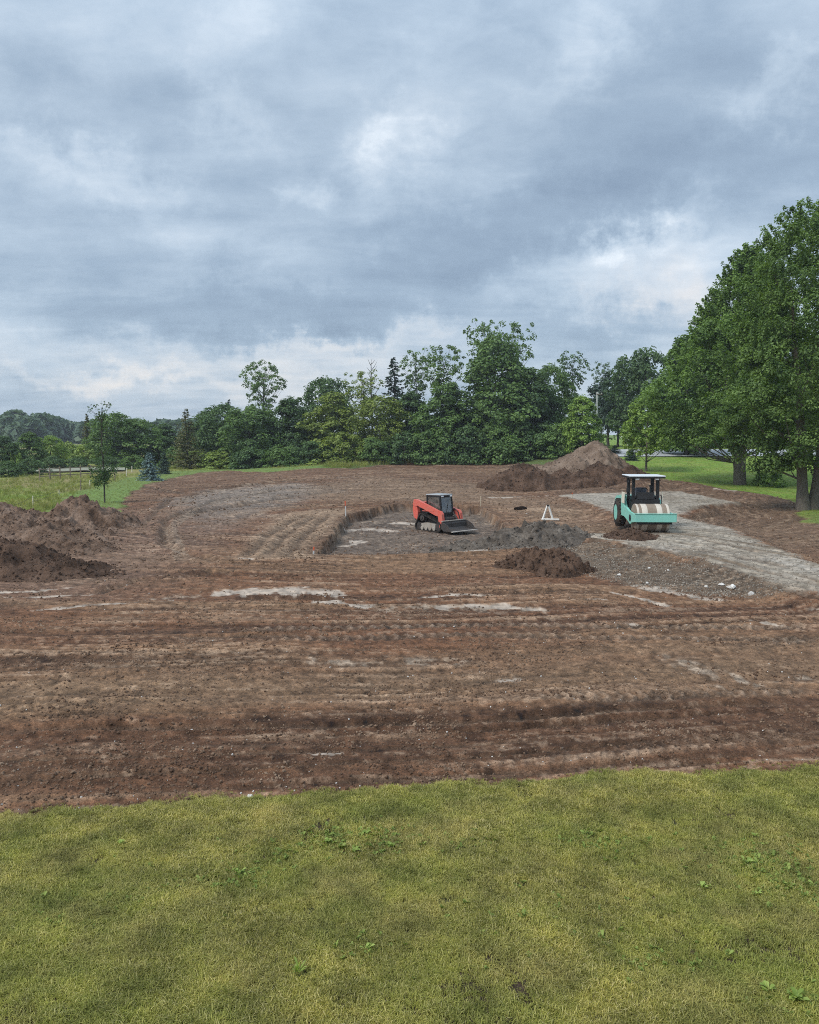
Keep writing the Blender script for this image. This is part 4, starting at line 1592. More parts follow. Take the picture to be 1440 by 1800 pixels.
def plant(name, key, px, top, hw, D, leaf, label, cat='tree', group=None, bark='bark_dark', rz=None, base=None, dz=0.0):
    h, r, trunk, crown = PROTO[key]
    _tree_n[0] += 1
    if base is not None:
        x, y, z = G(px, base)
        D = y
    else:
        x = (px - CX) / FPX * D * 1.0
        y = D
        z = float(slope_h(np.array([x]), np.array([y]))[0])
    zd = CAM_H + (760.0 - top) / FPX * D * 1.0
    sz = max(.2, (zd - z) / h)
    sx = (hw / FPX * D) / r
    root = empty(name, (x, y, z + dz), 0)
    root.rotation_euler = (0, 0, rz if rz is not None else _tree_n[0] * 2.399)
    root.scale = (sx, sx, sz)
    tag(root, label, cat, group)
    parts = [('trunk', trunk, MAT[bark])]
    if crown is not None:
        parts.append(('crown', crown, LEAF[leaf]))
    for nm, me, mt in parts:
        if not me.materials:
            me.materials.append(mt)
        o = bpy.data.objects.new(nm, me)
        C.objects.link(o)
        o.parent = root
        o.material_slots[0].link = 'OBJECT'
        o.material_slots[0].material = mt
    return root


GR = 'trees along the far edge of the site'
GB = 'shrubs along the foot of the tree line'
GL = 'trees beyond the pasture'
# right-hand maples
plant('maple_tree', 'maple_a', 1421, 408, 150, 51, 'maple', 'tallest dark green maple with a forked trunk at the right edge', group='maples beside the drive', bark='bark', base=904, rz=0.0)
plant('maple_tree', 'maple_b', 1302, 472, 134, 70, 'maple_b', 'maple with a leaning fork standing on the bright lawn', group='maples beside the drive', bark='bark', base=852, rz=0.3)
plant('ornamental_tree', 'small', 1136, 692, 46, 90, 'light', 'small light green tree on a thin trunk behind the roller', bark='bark', base=829)
plant('broadleaf_tree', 'ovate_a', 1205, 590, 62, 104, 'mid', 'mid green tree behind the left flank of the lawn maple', group=GR)
plant('broadleaf_tree', 'round_b', 1128, 620, 50, 128, 'dark', 'dark round tree rising behind the small light green tree', group=GR)
plant('broadleaf_tree', 'ovate_b', 1262, 560, 70, 125, 'dark', 'dark tree filling the gap between the road and the lawn maple', group=GR)
plant('broadleaf_tree', 'round_a', 1352, 640, 70, 128, 'dark', 'dark tree seen between the two big maple trunks', group=GR)
plant('broadleaf_tree', 'round_a', 1470, 620, 90, 120, 'dark', 'dark tree behind the forked maple at the right edge', group=GR)
# middle tree line
T = [
    ('broadleaf_tree', 'round_a', 396, 712, 46, 120, 'dark', 'dark green round tree left of the drooping wispy tree'),
    ('broadleaf_tree', 'wispy', 464, 637, 44, 121, 'mid', 'wispy tree with an arching open top above the tree line'),
    ('broadleaf_tree', 'round_b', 440, 718, 52, 115, 'mid', 'mid green rounded tree below the wispy open top'),
    ('broadleaf_tree', 'ovate_a', 510, 700, 40, 117, 'dark', 'dark tree right of the wispy open topped tree'),
    ('broadleaf_tree', 'round_a', 573, 666, 48, 130, 'dark', 'blue green tree with a smooth domed top'),
    ('broadleaf_tree', 'ovate_b', 588, 690, 48, 116, 'yellow', 'yellow green bushy tree in front of the smooth dome'),
    ('broadleaf_tree', 'airy_a', 640, 655, 36, 119, 'yellow', 'yellowish open tree below the bare dead branches'),
    ('broadleaf_tree', 'round_b', 668, 700, 42, 114, 'yellow', 'low yellow green tree left of the black spruce'),
    ('dead_tree', 'dead', 656, 634, 24, 124, 'mid', 'bare grey dead tree with thin forked branches'),
    ('spruce_tree', 'spruce', 692, 630, 34, 120, 'spruce', 'blackish spruce with a ragged spire in the tree line'),
    ('broadleaf_tree', 'airy_b', 732, 617, 38, 121, 'mid', 'slender airy tree just right of the black spruce'),
    ('broadleaf_tree', 'ovate_a', 722, 690, 42, 118, 'dark', 'dark tree filling below the slender airy tree'),
    ('broadleaf_tree', 'airy_a', 780, 611, 44, 116, 'mid', 'layered open tree left of the tallest tree'),
    ('broadleaf_tree', 'ovate_b', 785, 672, 52, 113, 'mid', 'dense tree with pale leaf clumps under the layered tree'),
    ('broadleaf_tree', 'airy_b', 850, 566, 40, 119, 'mid', 'open feathery crown forming the left peak of the tallest tree'),
    ('broadleaf_tree', 'airy_a', 897, 571, 42, 120, 'mid', 'open feathery crown forming the right peak of the tallest tree'),
    ('broadleaf_tree', 'big', 868, 596, 78, 115, 'mid', 'broadest and tallest dense tree of the tree line'),
    ('broadleaf_tree', 'ovate_b', 935, 648, 52, 113, 'dark', 'dark dense tree on the right shoulder of the tallest tree'),
    ('broadleaf_tree', 'round_a', 968, 645, 42, 118, 'mid', 'mid green tree between the broad tree and the mound top'),
    ('broadleaf_tree', 'airy_b', 1003, 620, 34, 126, 'dark', 'see-through tree standing behind, left of the utility pole'),
    ('broadleaf_tree', 'ovate_a', 1022, 697, 36, 104, 'light', 'light green pointed tree beside the mound top'),
    ('broadleaf_tree', 'airy_a', 1056, 640, 22, 145, 'dark', 'narrow open tree directly behind the utility pole'),
    ('pine_tree', 'pine', 1068, 668, 34, 138, 'pine', 'dark pine with a bare trunk right of the mound top'),
    ('pine_tree', 'pine', 1098, 640, 40, 142, 'pine', 'tall dark pine behind the white sign post'),
    ('pine_tree', 'pine', 1085, 700, 30, 132, 'pine', 'shorter dark pine between its two taller neighbours'),
    ('cedar_tree', 'cedar', 330, 717, 34, 112, 'brown', 'olive brown pointed cedar beyond the blue spruces'),
    ('broadleaf_tree', 'ovate_b', 366, 722, 36, 126, 'dark', 'dark tree right of the olive brown cedar'),
    ('spruce_tree', 'spruce', 405, 702, 16, 128, 'spruce', 'thin dark spire left of the wispy open topped tree'),
]
for (nm, key, px, top, hw, D, leaf, lab) in T:
    plant(nm, key, px, top, hw, D, leaf, lab, 'tree', GR)
B = [
    ('bush_a', 398, 790, 42, 113, 'scrub', 'pale vine covered shrub at the left end of the tree line'),
    ('bush_c', 350, 795, 40, 116, 'scrub', 'low yellow green scrub right of the blue spruces'),
    ('bush_b', 440, 775, 42, 111, 'dark', 'dark shrub below the wispy tree'),
    ('bush_a', 497, 783, 40, 109, 'mid', 'rounded leafy shrub bulging out over the soil edge'),
    ('bush_b', 550, 778, 40, 110, 'dark', 'dark hollow shrub right of the rounded leafy shrub'),
    ('bush_a', 605, 762, 46, 110, 'yellow', 'yellow green shrub under the yellow green bushy tree'),
    ('bush_b', 655, 772, 40, 110, 'mid', 'mid green shrub under the dead tree'),
    ('bush_a', 710, 760, 42, 110, 'dark', 'dark shrub at the foot of the black spruce'),
    ('bush_b', 765, 755, 44, 109, 'mid', 'shrub with pale leaves under the layered open tree'),
    ('bush_a', 820, 750, 48, 109, 'dark', 'dark shrub left below the tallest tree'),
    ('bush_b', 878, 752, 48, 108, 'mid', 'bright clumped shrub in front of the tallest tree'),
    ('bush_a', 935, 758, 46, 108, 'dark', 'dark shrub left of the tall tan mound'),
    ('bush_b', 985, 748, 40, 106, 'mid', 'mid green shrub behind the left slope of the tan mound'),
    ('bush_c', 1052, 780, 22, 112, 'dark', 'small dark shrub behind the top of the tan mound'),
]
for (key, px, top, hw, D, leaf, lab) in B:
    plant('shrub', key, px, top, hw, D, leaf, lab, 'shrub', GB)
# left, beyond the pasture
LT = [
    ('broadleaf_tree', 'round_a', 206, 727, 44, 122, 'mid', 'rounded green tree behind the tall thin sapling'),
    ('broadleaf_tree', 'round_b', 246, 738, 40, 124, 'mid', 'green tree between the sapling and the olive brown cedar', ),
    ('spruce_tree', 'spruce', 156, 727, 15, 135, 'brown', 'thin dull spire left of the tall sapling'),
    ('broadleaf_tree', 'ovate_a', 54, 760, 27, 118, 'mid', 'pointed green tree left of the light scrub slope'),
    ('broadleaf_tree', 'round_b', 90, 767, 22, 122, 'light', 'small rounded tree with light top on the scrub slope'),
    ('broadleaf_tree', 'ovate_b', 8, 766, 30, 112, 'dark', 'dark tree at the left edge beyond the pasture'),
    ('broadleaf_tree', 'ovate_a', 290, 745, 34, 128, 'dark', 'dark green tree rising behind the blue spruces'),
    ('broadleaf_tree', 'ovate_b', -40, 758, 40, 118, 'dark', 'dark tree cut off by the left edge of the photo'),
]
for (nm, key, px, top, hw, D, leaf, lab) in LT:
    plant(nm, key, px, top, hw, D, leaf, lab, 'tree', GL)
LB = [
    ('bush_a', 52, 806, 28, 96, 'dark', 'big dark rounded shrub at the end of the board fence'),
    ('bush_b', 14, 812, 26, 92, 'dark', 'dark shrub at the left photo edge behind the pasture'),
    ('bush_c', 22, 783, 18, 112, 'light', 'pale green shrub between the dark left trees'),
    ('bush_c', 120, 780, 34, 135, 'scrub', 'light green scrub bank behind the board fence'),
    ('bush_a', 165, 778, 32, 132, 'scrub', 'light green scrub mass left of the sapling trunk'),
    ('bush_b', 205, 785, 26, 124, 'scrub', 'light drooping shrub right of the sapling trunk'),
    ('bush_c', 92, 803, 26, 113, 'dark', 'dark hedge like shrub above the pale track'),
    ('bush_c', 138, 804, 26, 114, 'dark', 'second dark hedge like shrub, nearer the sapling'),
    ('bush_c', 190, 802, 28, 114, 'dark', 'dark shrub behind the lower crown of the sapling'),
    ('bush_a', 236, 800, 26, 112, 'mid', 'mid green shrub left of the front blue spruce'),
    ('bush_a', 310, 786, 30, 116, 'mid', 'mid green shrub just right of the rear blue spruce'),
]
for (key, px, top, hw, D, leaf, lab) in LB:
    plant('shrub', key, px, top, hw, D, leaf, lab, 'shrub', 'shrubs beyond the pasture')
plant('shrub', 'bush_a', 1352, 806, 26, 66, 'maple_b', 'leafy shrub on the grass between the two big maple trunks', 'shrub', base=856)
plant('blue_spruce', 'blue_spruce', 264, 794, 23, 88, 'blue', 'front blue spruce standing at the corner of the mown strip', 'tree', 'blue spruces', base=846)
plant('blue_spruce', 'blue_spruce', 289, 793, 14, 97, 'spruce', 'rear blue spruce half hidden behind the front one', 'tree', 'blue spruces', base=834)
plant('blue_spruce', 'blue_spruce', 1109, 787, 17, 96, 'spruce', 'small dark spruce by the white sign post', 'tree')
plant('blue_spruce', 'blue_spruce', 1080, 782, 15, 106, 'spruce', 'small dark spruce half hidden by the tan mound', 'tree')
for px, top, hw, lab in ((1180, 776, 24, 'clipped hedge shrub beyond the road, left end'), (1225, 774, 26, 'clipped hedge shrub beyond the road, middle'), (1272, 775, 26, 'clipped hedge shrub beyond the road, right end')):
    plant('shrub', 'bush_b', px, top, hw, 122, 'mid', lab, 'shrub', 'hedge shrubs beyond the road')


def build_sapling():
    # tall thin young tree: full low clump, wispy leader
    rng = np.random.default_rng(40)
    x, y, z = G(184, 884)
    D = y

    def zz(py):
        return CAM_H + (760 - py) / FPX * D - z
    root = empty('sapling', (x, y, z))
    tag(root, 'tall thin sapling with a dark low clump and a wispy top', 'tree')
    mb = MB()
    ht = zz(716)
    mb.tube([(0, 0, -.1), (.03, 0, zz(830)), (-.06, 0, zz(780)), (0.02, 0, zz(740)), (.0, 0, ht)], [.06, .05, .04, .025, .01], 7)
    cs, cr, cn = [], [], []
    for k in range(26):
        cs.append((rng.normal(0, .34), rng.normal(0, .34), zz(rng.uniform(820, 850))))
        cr.append(.26)
        cn.append(40)
    for k in range(34):
        t = rng.uniform()
        w = .25 + .55 * math.sin(min(1, t * 1.2) * math.pi)
        p = (rng.normal(0, w * .55), rng.normal(0, w * .55), zz(818 - t * 92))
        cs.append(p)
        cr.append(.24)
        cn.append(16)
        mb.tube([(0, 0, p[2] - .4), (p[0] * .5, p[1] * .5, p[2] - .1), p], [.022, .014, .006], 5, False)
    for k, (dx, py) in enumerate([(-.75, 719), (-.3, 714), (.35, 716), (.6, 713), (.1, 710), (-.9, 722)]):
        p = (dx, .1 * k - .3, zz(py))
        cs.append(p)
        cr.append(.2)
        cn.append(12)
        mb.tube([(0, 0, zz(745)), (dx * .5, 0, zz(728)), p], [.02, .014, .006], 5, False)
    mb.build('trunk', MAT['bark_dark'], root, True)
    P = np.concatenate([np.array(c) + rng.normal(0, r_ * .6, (n, 3)) for c, r_, n in zip(cs, cr, cn)])
    V, F = leaf_quads(rng, P, rng.normal(size=P.shape) + np.array([0, 0, .6]), .15)
    me = np_mesh('crown', V, F, {'tone': ('FLOAT', np.repeat(rng.uniform(0, .8, len(P)), 4))})
    mobj('crown', me, LEAF['dark'], root)


build_sapling()


def build_far_woods():
    rng = np.random.default_rng(77)
    Vs, Fs, Ts, nb = [], [], [], 0
    for px, top in [(-900, 730), (-820, 736), (-740, 728), (-660, 733), (-580, 729), (-500, 735), (-420, 731), (-340, 737), (-260, 735), (-200, 730), (-140, 733), (-80, 728), (-30, 731), (5, 732), (30, 721), (50, 733), (75, 726), (98, 732), (120, 739), (143, 742), (170, 738), (215, 740), (260, 743), (290, 737), (320, 738), (350, 735), (380, 738), (420, 730), (470, 740), (520, 742)]:
        D = rng.uniform(330, 380)
        h = CAM_H + (760 - top) / FPX * D
        r_ = 34 / FPX * D
        m = 520
        t = rng.uniform(0, 1, m) ** .8
        a = rng.uniform(0, 2 * math.pi, m)
        e = env_round(t * .62 + .38) * r_ * rng.uniform(.8, 1.05, m)
        P = np.stack([(px - CX) / FPX * D + e * np.cos(a), D + e * np.sin(a), t * h - 1], 1)
        V, F = leaf_quads(rng, P, rng.normal(size=P.shape) * .6 + np.array([0, -.3, .9]), 3.4, .8)
        Vs.append(V)
        Fs.append(F + nb)
        nb += len(V)
        Ts.append(np.repeat(rng.uniform(0, 1, m), 4))
    me = np_mesh('distant_woods', np.concatenate(Vs), np.concatenate(Fs), {'tone': ('FLOAT', np.concatenate(Ts))})
    o = mobj('distant_woods', me, LEAF['hazy'])
    tag(o, 'hazy bluish far-off woods on the left horizon', 'woods', kind='stuff')


build_far_woods()

# ------------------------------------------------------------------ machines
MAT['orange'] = mat_paint('loader_orange', (.68, .125, .090), .42, .40, (.42, .25, .18))
MAT['mint'] = mat_paint('mint_paint', (.24, .60, .50), .42, .30, (.33, .40, .33))
MAT['black'] = mat_paint('black_plastic', (.011, .011, .012), .55, .10, (.07, .055, .045))
MAT['rubber'] = mat_paint('dusty_rubber', (.030, .027, .025), .8, .75, (.13, .095, .07), spec=.2)
MAT['mudsteel'] = mat_paint('muddy_steel', (.36, .33, .29), .7, .8, (.28, .22, .17), 0.0, .3)
MAT['darksteel'] = mat_paint('dark_steel', (.045, .040, .038), .55, .6, (.12, .085, .064))
MAT['edge'] = mat_paint('worn_edge', (.55, .51, .46), .45, .5, (.35, .27, .21))
MAT['roof'] = mat_paint('pale_roof', (.66, .70, .74), .4, .25, (.45, .42, .38))
MAT['greyroof'] = mat_paint('grey_roof', (.34, .36, .37), .4, .25, (.30, .27, .24))
MAT['drum_steel'] = mat_paint('dusty_drum', (.27, .215, .165), .65, .85, (.19, .145, .105), 0.0, .3)
MAT['drum_clean'] = mat_paint('rubbed_drum', (.60, .54, .46), .5, .5, (.42, .36, .29), 0.0, .3)
MAT['white'] = mat_paint('white_paint', (.78, .77, .73), .5, .3, (.5, .42, .34))
MAT['cream'] = mat_paint('cream_panel', (.74, .70, .58), .5, .3, (.5, .42, .34))
MAT['lamp_glass'] = mat_paint('lamp_lens', (.80, .82, .84), .15, .15)
MAT['seatm'] = mat_paint('seat_vinyl', (.11, .13, .17), .55, .3)
MAT['glass'] = mat_glass('cab_glass')
MAT['flag'] = mat_paint('stake_flagging', (.80, .16, .07), .7, .2)
MAT['lath'] = mat_paint('stake_wood', (.62, .52, .38), .8, .3)


def circ(cx, cz, r, n=20):
    return [(cx + r * math.cos(2 * math.pi * k / n), cz + r * math.sin(2 * math.pi * k / n)) for k in range(n)]


def hull(pts):
    pts = sorted(set((round(a, 5), round(b, 5)) for a, b in pts))

    def half(ps):
        o = []
        for p in ps:
            while len(o) > 1 and (o[-1][0] - o[-2][0]) * (p[1] - o[-2][1]) - (o[-1][1] - o[-2][1]) * (p[0] - o[-2][0]) <= 0:
                o.pop()
            o.append(p)
        return o
    a, b = half(pts), half(pts[::-1])
    return a[:-1] + b[:-1]


def resample(loop, step):
    out = []
    n = len(loop)
    per = [math.dist(loop[i], loop[(i + 1) % n]) for i in range(n)]
    L_ = sum(per)
    m = int(L_ / step)
    for k in range(m):
        s = k * L_ / m
        i = 0
        while s > per[i]:
            s -= per[i]
            i += 1
        a, b = loop[i], loop[(i + 1) % n]
        t = s / per[i]
        out.append((a[0] + (b[0] - a[0]) * t, a[1] + (b[1] - a[1]) * t))
    return out


def offset_loop(loop, d):
    n = len(loop)
    out = []
    for i in range(n):
        a, b = loop[i - 1], loop[(i + 1) % n]
        tx, tz = b[0] - a[0], b[1] - a[1]
        l_ = math.hypot(tx, tz) + 1e-9
        out.append((loop[i][0] - tz / l_ * -d, loop[i][1] + tx / l_ * -d))
    return out


def build_loader():
    x, y, z = GH(772, 934)
    ray = math.atan2(x, y)
    # heading: 46 degrees from the picture plane, towards the camera
    rz = -R(46) - ray
    root = empty('track_loader', (x, y + .3, z + .03), rz)
    root.rotation_euler = (R(0), R(-1.5), rz)
    root.scale = (.97, .97, .97)
    tag(root, 'orange red compact track loader with a glazed cab working in the pit', 'track loader')
    for sgn in (-1, 1):
        y0, y1 = (-.92, -.52) if sgn < 0 else (.52, .92)
        body = resample(hull(circ(-.80, .25, .22) + circ(.80, .27, .24) + circ(-.52, .73, .21)), .055)
        out_ = offset_loop(body, .045)
        t = MB()
        t.loop_band(out_, body, y0, y1)
        tr = t.build('track', MAT['rubber'], root)
        lg = MB()
        n = len(out_)
        for k in range(0, n, 2):
            a, b = out_[k], out_[(k + 1) % n]
            o2 = offset_loop(out_, .035)
            c, d = o2[k], o2[(k + 1) % n]
            lg.add([(p[0], yy, p[1]) for yy in (y0 + .01, y1 - .01) for p in (a, b, d, c)], [(0, 1, 2, 3), (7, 6, 5, 4), (0, 4, 5, 1), (1, 5, 6, 2), (2, 6, 7, 3), (3, 7, 4, 0)])
        lg.build('tread', MAT['rubber'], tr)['kind'] = 'stuff'
        fr = MB()
        fr.prism([(-.72, .14), (.72, .14), (.80, .30), (.55, .42), (-.30, .46), (-.62, .40)], y0 + .10, y1 - .06)
        for k in range(4):
            fr.lathe_y([(y0 + .02, .09), (y0 + .03, .115), (y1 - .03, .115), (y1 - .02, .09)], -.5 + k * .33, .135, 14)
        fr.build('track_frame', MAT['mudsteel'], root)
        sp = MB()
        sp.lathe_y([(y0 + .05, .08), (y0 + .06, .19), (y1 - .06, .19), (y1 - .05, .08)], -.52, .73, 18)
        sp.lathe_y([(y0 + .0, .04), (y0 + .01, .08), (y1 - .01, .08), (y1, .04)], -.52, .73, 12)
        sp.build('sprocket', MAT['darksteel'], root, True)
        for (cx, cz, r_) in ((-.80, .25, .2), (.80, .27, .22)):
            w = MB()
            w.lathe_y([(y0 + .06, .06), (y0 + .07, r_), (y1 - .07, r_), (y1 - .06, .06)], cx, cz, 18)
            w.build('idler', MAT['darksteel'], root, True)
        # rear tower and link
        tw = MB()
        tw.prism([(-1.28, .72), (-.98, .58), (-.92, 1.05), (-1.05, 1.62), (-1.30, 1.66), (-1.36, 1.2)], sgn * .70 - .10, sgn * .70 + .10)
        tw.build('arm_tower', MAT['orange'], root)
        ar = MB()
        ya, yb = sgn * .74 - .085, sgn * .74 + .085
        ar.prism([(-1.34, 1.48), (-1.22, 1.78), (-.96, 1.77), (.74, 1.20), (1.00, 1.15), (1.12, 1.0), (1.20, .34), (.96, .28), (.84, .86), (.60, .90), (-.93, 1.42), (-1.12, 1.34)], ya, yb)
        ar.box(-.5, .45, ya - .012 if sgn < 0 else yb - .001, ya + .001 if sgn < 0 else yb + .012, 1.12, 1.16)
        arm = ar.build('lift_arm', MAT['orange'], root)
        kn = MB()
        kn.prism([(.82, .84), (1.02, 1.1), (1.14, 1.0), (1.24, .30), (.94, .24)], ya - .03, ya - .002)
        kn.build('arm_knee', MAT['orange'], arm)
        cy = MB()
        cy.tube([(-.9, sgn * .56, .78), (-.2, sgn * .58, 1.04), (.05, sgn * .58, 1.12)], [.055, .055, .03], 8)
        cy.build('lift_cylinder', MAT['darksteel'], root, True)
        tc = MB()
        tc.tube([(.72, sgn * .46, 1.0), (1.0, sgn * .46, .72), (1.16, sgn * .46, .55)], [.05, .05, .028], 8)
        tc.build('tilt_cylinder', MAT['darksteel'], root, True)
    for sy in (-1, 1):
        for k, dy in enumerate((.0, .05)):
            ho = MB()
            yy = sy * (.60 - dy)
            ho.tube([(.45, yy, 1.02), (.78, yy, 1.22 + .03 * k), (1.02, yy, 1.05), (1.16, yy, .66)], .016, 6)
            ho.build('hose', MAT['black'], root, True)
    b = MB()
    b.prism([(-1.1, .34), (.78, .30), (.92, .44), (.92, .70), (.70, .80), (-1.05, .82)], -.50, .50)
    b.build('body', MAT['darksteel'], root)
    hd = MB()
    hd.prism([(-1.42, .55), (-.48, .75), (-.46, 1.24), (-1.18, 1.26), (-1.38, 1.16)], -.58, .58)
    hood = hd.build('engine_cover', MAT['black'], root)
    g = MB()
    for k in range(5):
        g.box(-1.445, -1.40, -.40, .40, .72 + k * .1, .76 + k * .1)
    g.build('grille', MAT['darksteel'], hood)
    cr = MB()
    cr.box(-1.30, -1.14, -.62, .62, 1.42, 1.60, .02)
    cr.build('cross_tube', MAT['orange'], root)
    # cab frame
    c = MB()
    X0, X1, W, ZB, ZT = -.45, .60, .45, .84, 2.02
    for sx in (X0, X1):
        for sy in (-W, W):
            dx = .10 if sx > 0 else 0
            c.prism([(sx - .05 + dx, ZB), (sx + .05 + dx, ZB), (sx + .04, ZT), (sx - .05, ZT)], sy - .045, sy + .045)
    for sy in (-W, W):
        c.box(X0 + .04, X1 - .04, sy - .04, sy + .04, ZT - .07, ZT - .002)
        c.box(X0 + .05, X1 + .06, sy - .04, sy + .04, ZB, ZB + .17)
    c.box(X1 - .05, X1 + .03, -W + .04, W - .04, ZT - .12, ZT - .01)
    c.box(X0 - .04, X0 + .03, -W + .04, W - .04, ZT - .1, ZT - .01)
    c.box(X0 - .04, X0 + .04, -W + .04, W - .04, ZB, ZB + .5)
    c.box(X1 + .02, X1 + .14, -W + .04, W - .04, ZB - .1, ZB + .2)
    cab = c.build('cab', MAT['black'], root)
    r_ = MB()
    r_.box(X0 - .1, X1 + .10, -W - .06, W + .06, ZT, ZT + .075, .03)
    r_.build('roof', MAT['greyroof'], root)
    for nm, a in (('window', (X0 + .05, X1 + .0, -W - .012, -W + .002, ZB + .17, ZT - .07)), ('window', (X0 + .05, X1 + .0, W - .002, W + .012, ZB + .17, ZT - .07))):
        w = MB()
        w.box(*a)
        w.build(nm, MAT['glass'], cab)
    w = MB()
    w.prism([(X1 + .10, ZB + .2), (X1 + .115, ZB + .2), (X1 + .02, ZT - .1), (X1 + .005, ZT - .1)], -W + .05, W - .05)
    w.build('windscreen', MAT['glass'], cab)
    wp = MB()
    wp.tube([(X1 + .13, -.05, ZB + .22), (X1 + .07, .12, ZT - .45)], .012, 5)
    wp.build('wiper', MAT['black'], cab)
    for sy in (-.34, .34):
        lm = MB()
        lm.box(X1 + .04, X1 + .12, sy - .08, sy + .08, ZT - .085, ZT - .005, .015)
        lm.build('headlight', MAT['lamp_glass'], root)
    s = MB()
    s.box(-.25, .25, -.25, .25, 1.0, 1.14, .04)
    s.box(-.34, -.20, -.24, .24, 1.1, 1.72, .05)
    s.build('seat', MAT['seatm'], root)
    for sy in (-.32, .32):
        jb = MB()
        jb.box(.0, .3, sy - .07, sy + .07, .95, 1.22, .02)
        jb.tube([(.25, sy, 1.22), (.30, sy, 1.42)], .03, 6)
        jb.build('armrest', MAT['black'], root)
    # bucket
    bk = MB()
    prof = [(1.22, .54), (1.25, .58), (1.31, .46), (1.31, .24), (1.44, .13), (2.02, .09), (2.02, .055), (1.40, .06), (1.22, .20)]
    bk.prism(prof, -.96, .96)
    side = [(1.24, .56), (1.31, .575), (1.72, .42), (2.0, .12), (2.0, .062), (1.40, .065), (1.225, .20)]
    bk.prism(side, -1.0, -.962)
    bk.prism(side, .962, 1.0)
    bucket = bk.build('bucket', MAT['darksteel'], root)
    rim = MB()
    rim.box(1.19, 1.29, -.955, .955, .582, .64, .012)
    rim.build('bucket_rim', MAT['mudsteel'], bucket)
    ce = MB()
    ce.box(2.0, 2.16, -1.0, 1.0, .045, .082)
    ce.build('cutting_edge', MAT['edge'], bucket)
    cp = MB()
    cp.box(1.12, 1.205, -.55, .55, .20, .54, .02)
    cp.build('coupler', MAT['orange'], root)


build_loader()


